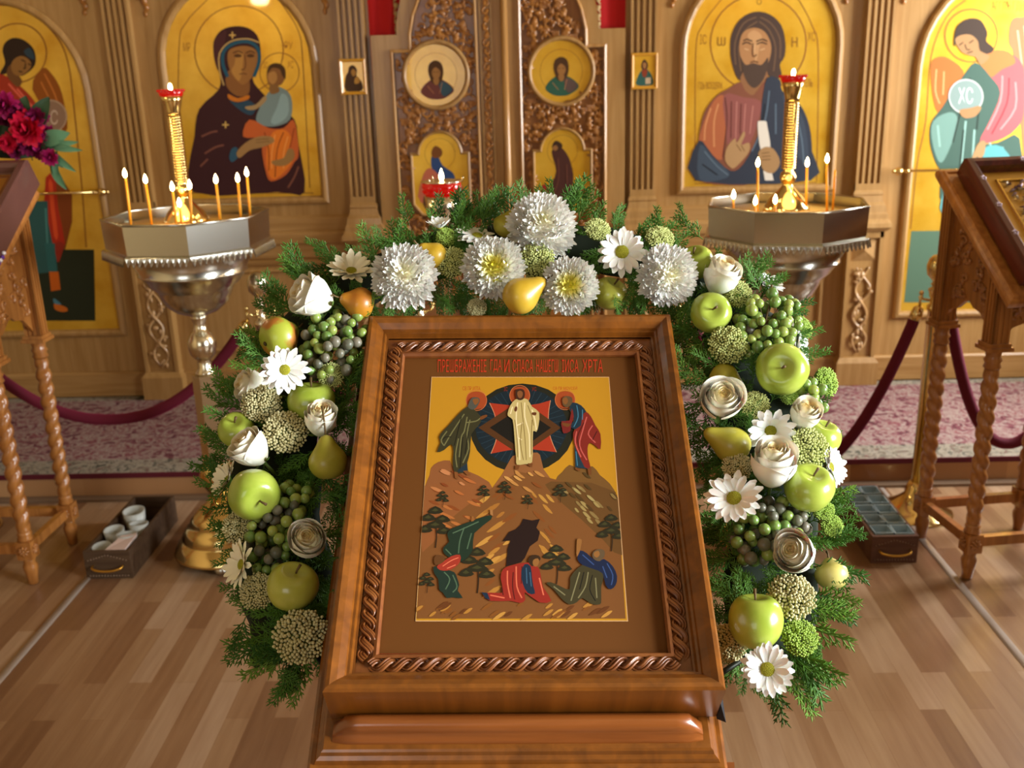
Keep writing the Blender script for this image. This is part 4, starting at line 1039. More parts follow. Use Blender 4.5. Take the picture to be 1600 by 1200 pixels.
b = MB(); b.lathe([(.0006, 0), (.006, .006), (.008, .013), (.006, .024), (.002, .034), (.0002, .04)], 12, 0, (0, 0, LZ + .045)); b.build('flame', FLAME, t)
b = MB()
for q in (0, 2.1, 4.2): b.tube([(.066*cos(q), .066*sin(q), LZ + .044), (.07*cos(q), .07*sin(q), LZ + .06)], .002, 5)
b.build('prong', BRASSP, t)

# ================================================================== rope barriers
def stanchion(x, y, h, label, br=.107):
    t = thing('stanchion', label, 'barrier post', (x, y, 0), 0, 'rope barrier posts')
    s = h / .985
    b = MB(); b.lathe([(.0, 0), (br, 0), (br, .008), (br*.95, .014), (br*.7, .03), (br*.5, .05), (.042, .075), (.035, .11), (.026, .125)], 32); b.build('base', BRASS, t)
    b = MB(); b.lathe([(.0215, .12), (.0215, h - .175), (.026, h - .17), (.026, h - .155), (.018, h - .15), (.016, h - .10), (.022, h - .095)], 20); b.build('pole', BRASSP if x < 0 else BRASS, t)
    b = MB(); b.lathe([(.02, h - .10), (.022, h - .095), (.014, h - .085), (.020, h - .078), (.014, h - .070), (.018, h - .062), (.034, h - .045), (.0385, h - .02), (.0385, h - .01), (.032, h + .012), (.02, h + .024), (0, h + .029)], 24); b.build('ball_top', BRASSP if x < 0 else BRASS, t)
    b = MB()
    for q in range(4):
        a = q*pi/2
        b.tube([(.02*cos(a), .02*sin(a), h - .135), (.045*cos(a), .045*sin(a), h - .130), (.05*cos(a), .05*sin(a), h - .112)], .005, 6)
        b.sph((.05*cos(a), .05*sin(a), h - .108), .009, 8)
    b.build('hook', BRASS, t)
    return t
PYs = 3.52; PH = .955
posts = {'a': (-.992, 'brass barrier post behind the left shoulder of the wreath'), 'b': (1.412, 'brass barrier post behind the twisted leg of the right lectern'),
         'c': (-2.2, 'brass barrier post at the far left end of the left rope'), 'd': (.50, 'brass barrier post hidden behind the right shoulder of the wreath'), 'e': (-.42, 'brass barrier post hidden behind the top of the wreath'), 'f': (2.05, 'brass barrier post at the far right end of the right rope')}
for k, (x, lb) in posts.items(): stanchion(x, PYs, PH, lb, .14 if k == 'b' else .107)
def rope(xa, xb, zend, zmin, label):
    t = thing('barrier_rope', label, 'rope', ((xa+xb)/2, PYs, zmin), 0, 'velvet barrier ropes')
    n = 36; P = []
    for i in range(n + 1):
        s_ = i/n; k = (2*s_ - 1)
        P.append(V((xa + (xb-xa)*s_, PYs, zmin + (zend - zmin)*(abs(k)**2.15))))
    core_ = [q for q in P if (q - P[0]).length > .05 and (q - P[-1]).length > .05]; e0, e1 = P[0] + (core_[0] - P[0]).normalized()*.048, P[-1] + (core_[-1] - P[-1]).normalized()*.048
    b = MB(); b.tube([e0] + core_ + [e1], .0205, 14); b.build('velvet', VELV, t, True)
    for E_ in ([P[0], P[0].lerp(e0, .6), e0 + (e0 - P[0])*.1], [P[-1], P[-1].lerp(e1, .6), e1 + (e1 - P[-1])*.1]):
        b = MB(); b.tube([E_[0], E_[0].lerp(E_[1], .3), E_[1], E_[2]], [.008, .018, .0215, .0215], 14); b.tube([E_[0] + V((0, 0, .035)), E_[0] + V((0, 0, .02)), E_[0]], [.008, .004, .006], 8); b.build('rope_end', BRASS, t, True)
rope(-2.15, -1.042, .80, .435, 'dark crimson velvet rope sagging in front of the carpet on the left')
rope(.55, 1.36, .80, .17, 'crimson velvet rope between the wreath and the right lectern')
rope(1.462, 2.0, .80, .27, 'crimson velvet rope seen between the legs of the right lectern')
rope(-.942, -.47, .80, .50, 'short end of crimson rope beside the reddened pear, behind the wreath')

# ================================================================== wooden boxes of glasses on the floor
DKB = wood('dark_box_wood', '3c2818', '54402c', .6, .1, axis=0)
def wbox(label, x0, x1, y0, y1, h, wood_m, side):
    t = thing('floor_box', label, 'box', ((x0+x1)/2, (y0+y1)/2, 0)); b = MB(); e = .010
    b.box(x0, x1, y0, y0 + e, .0, h); b.box(x0, x1, y1 - e, y1, .0, h); b.box(x0, x0 + e, y0 + e, y1 - e, 0, h); b.box(x1 - e, x1, y0 + e, y1 - e, 0, h); b.box(x0 + e, x1 - e, y0 + e, y1 - e, .004, .012)
    b.build('case', wood_m, t, True)
    b = MB(); xm = (x0+x1)/2; z = h*.42
    b.tube(smooth_pts([(xm - .052, y0, z + .006), (xm - .048, y0 - .018, z + .003), (xm - .02, y0 - .024, z - .003), (xm + .02, y0 - .024, z - .003), (xm + .048, y0 - .018, z + .003), (xm + .052, y0, z + .006)], 3, False), .0042, 8); b.build('handle', mat('aged_brass', 'c8953c', .3, .9), t, True)
    b = MB()
    for k in range(14):
        xx = x0 + .014 + k*(x1 - x0 - .028)/13; b.sph((xx, y0 - .001, .012), .002, 5); 
        b.sph((xx, y0 - .001, h*.86 - .02*abs(k-6.5)/6.5), .0018, 5)
    b.build('pinhole_pattern', mat('pale_pins', 'a89078', .5), t, True)
    return t
wbox('dark wooden box with a curved brass handle on the floor left of the candle stand', -1.572, -1.412, 3.095, 3.56, .105, DKB, 0)
wbox('wooden box of clear glasses with a brass handle on the floor right of the wreath', 1.122, 1.277, 3.118, 3.56, .10, wood('red_box_wood', '4c2c20', '6a4838', .55, .15, axis=0), 1)
CG = mat('clear_glass', 'c4dadf', .08, trans=.4, spec=.8, ior=1.3)
FOG = mat('frosted_plastic', 'c8ccc4', .35, trans=.25, spec=.6, alpha=1)
def glass_cup(x, y, z, rr, h, label, m, sq, grp, tilt=0, rz=0):
    t = thing('glass_cup', label, 'glass', (x, y, z), rz, grp)
    b = MB(Matrix.Rotation(tilt, 4, 'X')); k = 4 if sq else 18
    b.lathe([(.0, .002), (rr*.72, 0), (rr, h), (rr*.92, h), (rr*.66, .006), (0, .008)], k, sm=not sq, rot=pi/4 if sq else 0); b.build('cup', m, t)
rows = ['front', 'second', 'third', 'fourth', 'back']
for r_i in range(5):
    for c_i in range(2):
        x = 1.166 + c_i*.068; y = 3.165 + r_i*.084
        glass_cup(x, y, .013, .045, .092, 'square clear glass in the right floor box, %s row, %s side' % (rows[r_i], ('left', 'right')[c_i]), CG, True, 'glasses in the right floor box', tilt=.04*(c_i - .5))
k = 0
for (x, y, h, rr, w_) in ((-1.53, 3.16, .085, .034, 'front left'), (-1.46, 3.19, .105, .036, 'front right'), (-1.525, 3.26, .10, .036, 'middle left'), (-1.455, 3.29, .10, .034, 'middle right'), (-1.50, 3.39, .115, .040, 'far back')):
    glass_cup(x, y, .013, rr, h, 'cloudy clear cup at the %s of the left floor box' % w_, FOG, False, 'cups in the left floor box', tilt=-.12 if k % 2 else .1); k += 1
b = MB(); q = [V((-1.50, 3.105, .100)), V((-1.43, 3.105, .100)), V((-1.422, 3.20, .110)), V((-1.47, 3.18, .108))]
fold = [p + V((0, 0, .004 + .003*i)) for i, p in enumerate(q)]
b.add(q + fold, [(0, 1, 2, 3), (4, 5, 6, 7), (0, 1, 5, 4), (1, 2, 6, 5), (2, 3, 7, 6), (3, 0, 4, 7)], 0, False)
tag(b.build('paper_scrap', mat('pinkish_paper', 'c8b0a4', .8)), 'folded pinkish paper lying on the front rim of the left floor box', 'paper')

# ================================================================== the middle lectern and its framed icon
A0, A1, A2, A3 = at_d(503, 1080, 1.246), at_d(1135, 1076, 1.246), at_d(580, 492, 1.668), at_d(1052, 490, 1.668)
KC = (A0 + A1) / 2; U_ = ((A1 - A0) + (A3 - A2)).normalized(); Vv = ((A2 - A0) + (A3 - A1)); Vv = (Vv - Vv.dot(U_)*U_).normalized(); Nn = U_.cross(Vv)
KH = .650; KWD = .250; TH = .086
KM = Matrix(((U_.x, Vv.x, Nn.x, KC.x), (U_.y, Vv.y, Nn.y, KC.y), (U_.z, Vv.z, Nn.z, KC.z), (0, 0, 0, 1)))    # origin: middle of the front bottom edge, z out of the picture
def kp(px, py, h=0):
    r = ray(px, py); o = KC + Nn*h; s_ = (o - CAM).dot(Nn) / r.dot(Nn); q = CAM + r*s_ - KC
    return (q.dot(U_), q.dot(Vv))
t = thing('icon_case', 'brown wooden icon case with braided carving, propped on the middle lectern inside the wreath', 'icon case', mtx=KM @ Matrix.Translation((0, 0, -TH)))
F = lambda u, v, h: V((u, v, h + TH))
b = MB(); PR = [(-.0, -TH), (0, -.004), (.003, 0), (.008, .001), (.016, -.003), (.024, -.010), (.0255, -.0145), (.029, -.0145), (.031, -.022), (.034, -.022)]
sweep(b, [(-KWD, 0), (KWD, 0), (KWD, KH), (-KWD, KH)], PR, F); b.build('outer_frame', BRN, t)
b = MB(); b.box(-KWD + .004, KWD - .004, .004, KH - .004, .0, .004); b.build('back_panel', BRN, t)
iu0, iv0 = kp(588, 1024, -.024); iu1, iv1 = kp(1046, 1023, -.024); _, ivt = kp(1003, 552, -.024); iut, _ = kp(628, 552, -.024)
IU = (abs(iu0) + abs(iu1) + abs(iut))/3; IB, IT = (iv0 + iv1)/2, ivt
b = MB(); e0 = .034   # flat under the braid
HB = -.026
P_out = [(-KWD + .033, .033), (KWD - .033, .033), (KWD - .033, KH - .033), (-KWD + .033, KH - .033)]
P_in = [(-IU, IB), (IU, IB), (IU, IT), (-IU, IT)]
vs = [F(u, v, HB) for u, v in P_out] + [F(u, v, HB) for u, v in P_in]
b.add(vs, [(i, (i+1) % 4, 4 + (i+1) % 4, 4 + i) for i in range(4)], 0, False)
sweep(b, P_in, [(-.004, HB), (-.004, HB + .004), (0, HB + .005), (.003, HB + .001), (.003, HB - .004)], F)
b.build('carved_border', BRNC, t)
b = MB()
def braid(p, q, wid, hh):
    p, q = V(p), V(q); d = q - p; ln = d.length; d.normalize(); nn = V((-d.y, d.x))
    per = .040; n_p = max(3, round(ln/per)); per = ln/n_p; st = n_p*14
    for ph in (0, pi):
        for off in (-.0036, 0, .0036):
            pts = []
            for i in range(st + 1):
                s_ = ln*i/st; a = 2*pi*s_/per + ph; y_ = wid*sin(a); dy = wid*cos(a)*2*pi/per
                k_ = math.hypot(1, dy); nx, ny = -dy/k_, 1/k_
                c_ = p + d*(s_ + nx*off) + nn*(y_ + ny*off)
                pts.append(F(c_.x, c_.y, hh + .0028*cos(a)))
            b.tube(pts, .0019, 6, cap=False)
        pts = []
        for i in range(st + 1):
            s_ = ln*i/st; a = 2*pi*s_/per + ph; c_ = p + d*s_ + nn*(wid*sin(a)); pts.append(F(c_.x, c_.y, hh + .0028*cos(a) - .0012))
        b.tube(pts, .0052, 8, cap=False, flat=.36, up=V((0, 0, 1)))
cu = ((KWD - .033) + IU)/2; cb = (.033 + IB)/2; ct = ((KH - .033) + IT)/2; wd = ((KWD - .033) - IU)*.5 - .0062
hb = HB + .0012; j = .006
braid((-cu, cb + j), (-cu, ct - j), wd, hb); braid((cu, cb + j), (cu, ct - j), wd, hb)
braid((-cu + j, ct), (cu - j, ct), min(wd, (KH - .033 - IT)*.5 - .0055), hb); braid((-cu + j, cb), (cu - j, cb), min(wd, (IB - .033)*.5 - .0055), hb)
b.build('braid_carving', BRNC, t)
LX_ = mat('icon_lacquer_edge', '8a2a14', .4, coat=.3)
# the icon board
HI = -.031
ic = thing('painted_icon', 'painted icon of a white-robed man on a mountain above bowing figures, in the braided case', 'painting', mtx=KM @ Matrix.Translation((0, IB, HI)))
b = MB(); b.box(-IU - .002, IU + .002, -.001, IT - IB + .001, -.022, 0); b.build('board', mat('icon_border_ground', '643b12', .6, .05, spec=.3), ic)
p = Paint(lambda x, y, h: (lambda q: V((q[0], q[1] - IB, h + .0006)))(kp(x, y, HI))); p.step = .000004
p.tf = lambda q: q
p.line('8a2c12', [(628, 552), (1003, 552), (1045, 1022), (589, 1023)], 3, 0, True)
HEAD = 'ПРЕѠБРАЖЕНІЕ ГДА И СПАСА НАШЕГѠ ІИСА ХРТА'
ws = HEAD.split(' '); bx = [(686, 757), (764, 790), (797, 801), (806, 830), (836, 872), (880, 903), (909, 942)]
bx = [(684, 760), (766, 784), (788, 796), (801, 833), (838, 872), (878, 904), (910, 942)]
for w_, (x0, x1) in zip(ws, bx): put_text(p, w_, 'b83418', x0, 562, x1, 582)
p.line('c9a070', [(675, 590), (951, 590), (980.5, 970.5), (650, 970.5)], 1.6, 0, True)
p.clip = [(675, 590), (951, 590), (980, 970), (650, 970)]
p.fill('b5811a', [(675, 590), (951, 590), (980, 970), (650, 970)], 0)
p.tf = c3(640, 540, 4.444)
put_text(p, 'СВ ПР ИЛІА', 'a83010', 368, 285, 492, 312); put_text(p, 'СВ ПР МОѴСЕЙ', 'a83010', 995, 282, 1163, 308)
p.disc('1c1c10', (782, 575), 362, 310); p.disc('0e1e26', (775, 565), 320, 268)
for k in range(40):
    a = 2*pi*k/40; p.line('263c46', [(775 + 150*cos(a), 565 + 130*sin(a)), (775 + 312*cos(a), 565 + 262*sin(a))], 3, 0)
p.fill('9c3018', [(555, 400), (640, 410), (770, 425), (900, 405), (978, 382), (965, 470), (965, 580), (985, 660), (1020, 742), (900, 728), (790, 715), (680, 730), (565, 752), (600, 660), (608, 580), (590, 480)], 0)
p.line('c88a60', [(555, 400), (590, 480), (608, 580), (600, 660), (565, 752)], 4); p.line('c88a60', [(978, 382), (965, 470), (965, 580), (985, 660), (1020, 742)], 4)
p.fill('4c2c10', [(478, 572), (775, 378), (1052, 572), (775, 765)], 0); p.fill('12100a', [(556, 572), (775, 432), (982, 572), (775, 720)], 0)
for c_, r_ in (((464, 382), 74), ((765, 348), 72), ((1080, 378), 72)): p.disc('98401a', c_, r_, r_*.85); p.ring('c06a38', c_, r_*.96, 4)
put_text(p, 'ІС', '8a2410', 655, 290, 680, 318); put_text(p, 'ХС', '8a2410', 850, 290, 880, 318)
# rocks
ROCK, RL, RD, RM = '744820', 'b07a36', '5a2e12', '6e4420'
p.fill('84502a', [(150, 850), (200, 810), (280, 800), (310, 860), (420, 880), (520, 930), (575, 990), (600, 1200), (60, 1200), (100, 1000), (140, 900)], 2)
p.fill('6c4a20', [(1003, 960), (1060, 880), (1110, 830), (1160, 850), (1270, 840), (1320, 900), (1390, 960), (1445, 1060), (1460, 1200), (1000, 1200)], 2)
p.fill('86542c', [(575, 990), (640, 900), (700, 790), (740, 760), (860, 745), (905, 760), (930, 860), (990, 940), (1060, 1090), (1100, 1400), (560, 1400), (540, 1080)], 2)
p.tf = c3(640, 760, 4.444)
p.fill(ROCK, [(100, 40), (560, 20), (760, -100), (960, -60), (1260, 20), (1440, 60), (1500, 920), (50, 920), (80, 400)], 0)
p.fill('5f3f1a', [(940, -10), (1080, -30), (1430, 40), (1475, 480), (1340, 370), (1190, 230), (1060, 120)], 2)
p.fill('865028', [(100, 0), (560, -10), (420, 120), (260, 250), (90, 460)], 2)
for (ox, oy, sc_) in ((0, 0, 1),):
    rs = random.Random(21)
    def rock_strokes(n, x0, x1, y0, y1, cols, dx, dy, w0=8):
        for k in range(n):
            x, y = rs.uniform(x0, x1), rs.uniform(y0, y1); l = rs.uniform(.5, 1.2)
            p.fill(rs.choice(cols), [(x, y), (x + dx*l*.4, y + dy*l*.3 - w0), (x + dx*l, y + dy*l), (x + dx*l*.7, y + dy*l*.8 + w0), (x + dx*l*.3, y + dy*l*.45 + w0*.8)], 2)
    rock_strokes(26, 560, 760, 20, 700, ['a8742e', 'b8853a', '9a6426', '7a4418'], -120, 70, 10)
    rock_strokes(16, 820, 1010, 0, 460, ['a8742e', 'b08036', '7a4418'], 70, 60, 9)
    rock_strokes(14, 120, 440, 0, 260, ['b07040', '7e4018', 'a8642f'], 110, 40, 8)
    rock_strokes(22, 1100, 1400, 0, 280, ['80683a', '96804a', '4a3414'], 60, 44, 9)
    rock_strokes(34, 80, 1430, 800, 890, ['a8742e', 'b8853a', '5f3412', '7a4818'], -80, 44, 9)
    p.tf = c3(640, 540, 4.444)
    rock_strokes(12, 640, 880, 830, 1050, ['b07a3c', 'c08c48', '7a4218'], 70, 36, 8); rock_strokes(8, 1050, 1280, 880, 1060, ['8a7444', '9c8a54', '4a3616'], 60, 40, 8); rock_strokes(9, 160, 420, 840, 1050, ['b8784a', '7c3c18', 'a8602e'], 80, 30, 8)
    p.tf = c3(640, 760, 4.444)
p.fill('1f0e0a', [(790, 228), (850, 240), (905, 230), (880, 290), (905, 320), (890, 380), (835, 420), (800, 500), (775, 530), (670, 560), (680, 440), (700, 380), (645, 385), (690, 320), (740, 300), (770, 270)], 1)
def tree(x, y, s, col='252210'):
    p.line('2a1a0a', [(x, y + 150*s), (x + 8*s, y + 60*s), (x, y - 60*s)], 8*s); 
    for (dx, dy, r_) in ((0, -110, 55), (-50, -60, 55), (50, -50, 55), (0, -10, 75), (-70, 20, 50), (60, 30, 55)): p.fill(col, [(x + (dx - r_)*s, y + (dy + 12)*s), (x + dx*s, y + (dy - 30)*s), (x + (dx + r_)*s, y + (dy + 10)*s), (x + dx*s, y + (dy + 26)*s)], 2); p.fill('3c3a1c', [(x + (dx - r_*.5)*s, y + (dy + 2)*s), (x + dx*s, y + (dy - 16)*s), (x + (dx + r_*.4)*s, y + dy*s), (x + dx*s, y + (dy + 8)*s)], 1)
tree(470, 580, 1.1); tree(1020, 540, .95); tree(180, 280, 1.0); tree(1400, 320, .9); tree(120, 670, .5); tree(230, 90, .4); tree(515, 50, .4); tree(660, 30, .45); tree(1045, 50, .45); tree(820, 110, .35)
p.tf = c3(640, 540, 4.444)
# left bowing prophet in olive green
p.fill('33301a', [(400, 430), (340, 480), (270, 560), (230, 600), (205, 640), (215, 680), (190, 745), (240, 730), (290, 690), (305, 740), (300, 800), (310, 880), (370, 890), (400, 820), (420, 740), (430, 620), (480, 560), (500, 510), (470, 470), (440, 440)], 2)
p.fill('1c2c36', [(330, 880), (345, 860), (400, 820), (405, 872), (370, 884)], 1); p.fill('7a4820', [(310, 880), (335, 885), (340, 935), (315, 925)], 1); p.fill('7a4820', [(370, 875), (405, 872), (428, 905), (400, 905)], 1)
p.folds('6c6840', [[(380, 480), (300, 600), (240, 700)], [(400, 500), (380, 600), (360, 640), (345, 780)], [(420, 520), (400, 620), (410, 720), (370, 820)], [(390, 540), (460, 530), (490, 510)], [(260, 600), (220, 660), (240, 700)], [(340, 650), (320, 760), (330, 850)]], 8); p.folds('14140a', [[(360, 500), (330, 620), (310, 700)], [(410, 600), (385, 760)], [(230, 660), (250, 640), (290, 640)], [(370, 640), (350, 860)]], 6)
p.fill('6a3c18', [(490, 500), (530, 485), (540, 495), (520, 510), (495, 520)], 2)
p.fill('4a4a40', [(420, 385), (440, 365), (480, 368), (486, 395), (460, 440), (430, 450), (405, 430), (410, 410)], 2); p.fill('7c4c22', [(440, 378), (475, 372), (480, 395), (458, 418), (442, 400)], 2)
# right bowing prophet
p.fill('142a36', [(1140, 400), (1190, 420), (1230, 470), (1240, 520), (1200, 560), (1180, 590), (1130, 580), (1105, 560), (1140, 530), (1130, 480), (1110, 450), (1120, 410)], 2)
p.fill('762016', [(1225, 465), (1260, 500), (1290, 560), (1325, 620), (1325, 725), (1290, 700), (1250, 680), (1235, 720), (1240, 790), (1255, 850), (1210, 850), (1160, 740), (1135, 640), (1145, 590), (1190, 560), (1195, 500)], 2)
p.fill('17303c', [(1145, 700), (1180, 780), (1215, 850), (1240, 862), (1150, 850)], 1); p.fill('6c1c18', [(1055, 530), (1110, 525), (1125, 440), (1140, 500), (1120, 560), (1115, 600), (1070, 615), (1058, 580)], 2)
p.folds('b8544a', [[(1230, 500), (1200, 600), (1180, 700), (1230, 800)], [(1270, 560), (1240, 620), (1290, 680)], [(1160, 600), (1150, 680), (1190, 780)]], 8); p.folds('3a7088', [[(1160, 420), (1170, 500), (1140, 570)], [(1200, 450), (1200, 520)], [(1155, 740), (1165, 840)]], 6); p.folds('3c0c0a', [[(1210, 540), (1165, 640), (1180, 720)], [(1300, 600), (1270, 660)]], 6)
p.fill('6a3c18', [(1060, 540), (1090, 545), (1120, 550), (1100, 570), (1065, 560)], 2); p.fill('6a3c18', [(1150, 850), (1185, 862), (1180, 880), (1150, 865)], 1); p.fill('6a3c18', [(1235, 860), (1262, 850), (1262, 900), (1242, 905)], 1)
p.fill('5a4428', [(1062, 370), (1090, 355), (1125, 365), (1130, 400), (1100, 435), (1070, 425), (1060, 400)], 2); p.fill('7c4c22', [(1064, 375), (1090, 365), (1100, 395), (1082, 415), (1066, 400)], 2)
# the central man in white
p.fill('b8a468', [(735, 380), (700, 420), (680, 480), (690, 500), (715, 520), (725, 600), (732, 700), (740, 790), (745, 832), (800, 828), (850, 815), (855, 700), (858, 600), (880, 605), (895, 560), (900, 470), (850, 430), (820, 380), (780, 372)], 2)
p.folds('e0d0a0', [[(750, 400), (740, 520), (760, 700), (765, 800)], [(800, 400), (800, 500), (830, 620), (835, 780)], [(850, 450), (870, 520), (880, 590)], [(715, 430), (700, 480)], [(745, 560), (790, 540)], [(745, 640), (780, 660)]], 8)
p.folds('7a6430', [[(775, 400), (785, 500), (800, 640), (810, 800)], [(730, 520), (745, 640), (750, 780)], [(850, 520), (845, 640), (845, 760)], [(820, 420), (850, 500), (860, 560)], [(780, 540), (770, 680), (790, 800)]], 5)
p.fill('5c3014', [(728, 440), (740, 425), (748, 440), (742, 462), (728, 460)], 2); p.fill('5c3014', [(850, 470), (880, 470), (875, 490), (850, 485)], 2); p.fill('6a3c18', [(735, 838), (765, 838), (755, 865), (732, 868)], 1); p.fill('6a3c18', [(820, 822), (855, 825), (850, 850), (825, 838)], 1)
p.fill('3a1e10', [(735, 320), (750, 308), (785, 308), (800, 330), (795, 370), (770, 385), (740, 372)], 2); p.fill('7a4c28', [(748, 330), (768, 318), (786, 332), (782, 360), (768, 372), (752, 360)], 2)
# the fallen figures
p.tf = c3(640, 760, 4.444)
p.fill('1a2c1e', [(290, 300), (420, 250), (555, 205), (565, 235), (450, 330), (440, 440), (400, 500), (340, 530), (280, 500), (240, 470), (235, 430), (275, 390), (262, 340)], 2)
p.fill('1a2c22', [(170, 560), (240, 580), (310, 600), (330, 640), (345, 690), (335, 730), (370, 780), (300, 775), (260, 780), (230, 740), (205, 720), (200, 650), (172, 610)], 2)
p.folds('4a6248', [[(300, 330), (370, 300), (480, 250)], [(380, 290), (350, 380), (340, 470)], [(430, 330), (400, 440)], [(250, 440), (290, 480)], [(240, 600), (280, 650), (250, 720)], [(300, 620), (330, 700), (300, 740)]], 8)
p.fill('983020', [(190, 560), (230, 530), (290, 490), (350, 480), (350, 530), (310, 570), (260, 590), (210, 585)], 2); p.folds('d87050', [[(230, 560), (290, 520), (340, 500)], [(260, 575), (320, 550)]], 6)
p.fill('5c3818', [(170, 510), (190, 480), (240, 490), (245, 520), (210, 545), (178, 550)], 2); p.fill('9a6a3a', [(560, 200), (558, 165), (578, 170), (580, 210)], 1); p.fill('8a5828', [(428, 250), (432, 210), (446, 215), (446, 245)], 1)
p.fill('8a2418', [(650, 580), (700, 555), (790, 535), (860, 540), (900, 580), (915, 650), (930, 710), (985, 800), (900, 810), (800, 740), (805, 790), (770, 815), (700, 800), (560, 800), (505, 745), (620, 745), (650, 730), (632, 640)], 2)
p.folds('d06848', [[(680, 590), (680, 680), (700, 780)], [(740, 560), (745, 700), (780, 780)], [(560, 760), (660, 780)], [(900, 640), (930, 760)]], 9); p.folds('4a0e0a', [[(720, 600), (715, 700), (730, 790)], [(780, 560), (775, 680)], [(640, 700), (650, 760)]], 7)
p.fill('14283a', [(800, 545), (840, 560), (850, 640), (860, 700), (870, 750), (820, 745), (785, 680), (775, 600)], 2); p.folds('3c6078', [[(810, 570), (815, 680)], [(835, 600), (845, 700)]], 6); p.fill('14283a', [(500, 740), (540, 745), (560, 795), (525, 780)], 1)
p.fill('33200e', [(825, 510), (850, 482), (895, 485), (910, 510), (890, 530), (870, 550), (850, 560), (830, 540)], 2); p.fill('8a5c2c', [(860, 515), (890, 505), (900, 530), (885, 560), (865, 560), (855, 540)], 2)
p.fill('3a341c', [(1185, 560), (1220, 545), (1280, 570), (1350, 600), (1330, 700), (1330, 790), (1320, 825), (1260, 820), (1200, 780), (1160, 810), (1110, 825), (1060, 790), (1000, 720), (950, 680), (980, 670), (1050, 700), (1110, 720), (1115, 640), (1150, 590)], 2)
p.folds('7a7450', [[(1180, 600), (1150, 700), (1120, 800)], [(1240, 600), (1220, 700), (1170, 780)], [(1290, 640), (1300, 780)], [(1000, 700), (1080, 760)]], 8); p.folds('14120a', [[(1210, 600), (1180, 720)], [(1270, 620), (1250, 720), (1290, 800)]], 7)
p.fill('121e3a', [(1180, 450), (1230, 470), (1290, 520), (1350, 510), (1410, 560), (1440, 630), (1430, 690), (1395, 720), (1360, 690), (1340, 610), (1280, 580), (1200, 550), (1165, 510)], 2); p.folds('344c7c', [[(1200, 480), (1280, 550)], [(1370, 540), (1410, 620), (1400, 690)], [(1340, 560), (1370, 640)]], 7)
p.fill('8a5c2c', [(1160, 400), (1165, 370), (1195, 375), (1190, 420), (1180, 460), (1160, 495), (1158, 440)], 2); p.fill('5a4830', [(1275, 460), (1310, 440), (1350, 450), (1352, 490), (1320, 525), (1285, 515), (1268, 490)], 2); p.fill('8a5c2c', [(1280, 465), (1310, 452), (1320, 480), (1300, 500), (1280, 488)], 2)
p.mb.build('painting', p.mats, ic)

# lectern under it: slanted board, rounded stop bar, moulded front
LT = -TH - .001
lm = thing('lectern', 'brown ash lectern with a rounded stop rail, holding the braided icon case in the middle', 'lectern', mtx=KM)
b = MB(); BX = .2695; UC = -.009; vb = -.062; vt = KH + .02
sweep(b, [(-BX, vb), (BX, vb), (BX, vt), (-BX, vt)], [(.012, LT - .046), (.002, LT - .044), (0, LT - .036), (0, LT - .022), (.004, LT - .019), (.009, LT - .019), (.012, LT - .012), (.017, LT - .009), (.019, LT - .002), (.022, LT), (.034, LT)], lambda u, v, h: V((u + UC, v, h)), mi=0)
b.box(-BX + .024 + UC, BX - .024 + UC, vb + .024, vt - .024, LT - .040, LT - .0004); b.build('slanted_board', BRN, lm)
# stop rail: half-round with rounded ends
b = MB(); SW = .238
ps = [(0, 0), (0, .016), (-.002, .024), (-.008, .030), (-.015, .030), (-.021, .026), (-.0235, .018), (-.024, .010), (-.030, .007), (-.032, 0)]
m_ = len(ps); vs = []
NS = 26
for i in range(NS + 1):
    s_ = -1 + 2*i/NS; u = SW*s_; ed = max(0, (abs(u) - (SW - .030))/.030); k_ = math.sqrt(max(0, 1 - ed**2)) if ed < 1 else 0
    k_ = .12 + .88*k_
    if i in (0, NS): k_ = .12
    for (dv, dh) in ps: vs.append((math.copysign(min(abs(u), SW), u) - .008, -.002 - .006*(1 - k_) + dv*(.7 + .3*k_), LT + dh*k_))
b.add(vs, [(i*m_ + q, i*m_ + q + 1, (i+1)*m_ + q + 1, (i+1)*m_ + q) for i in range(NS) for q in range(m_ - 1)])
fixn(b.build('stop_rail', BRNX, lm))
# front rail block below the slanted board
Z3 = lambda a: KM @ a
inv = KM.inverted()
b = MB(); fr = KM @ V((0, vb + .004, LT - .046)); yF = fr.y; zF = fr.z
fascia = [(zF + .014, yF + .004), (zF + .006, yF - .004), (zF - .006, yF - .006), (zF - .012, yF - .001), (zF - .020, yF + .002), (zF - .030, yF - .004), (zF - .042, yF - .008), (zF - .050, yF - .004), (zF - .056, yF + .006), (zF - .20, yF + .008), (zF - .205, yF + .03)]
XW = .252
vs = [inv @ V((KC.x + x, y, z)) for x in (-XW - .016, XW + .016) for (z, y) in fascia]; m_ = len(fascia)
b.add(vs, [(q, q+1, m_ + q + 1, m_ + q) for q in range(m_ - 1)], 0, False)
b.build('moulded_front', BRNX, lm)
b = MB()
tp = KM @ V((0, vt - .03, LT - .04)); 
for sx in (-1, 1):
    x0 = KC.x + sx*XW; q = [(yF + .03, zF - .2), (tp.y, zF - .2), (tp.y, tp.z - .02), (yF + .03, zF - .03)]
    vs = [inv @ V((x0 + e, y, z)) for e in (-.009, .009) for (y, z) in q]
    b.add(vs, [(0, 1, 2, 3), (4, 5, 6, 7), (0, 1, 5, 4), (1, 2, 6, 5), (2, 3, 7, 6), (3, 0, 4, 7)], 0, False)
fixn(b.build('side_panel', BRN, lm))
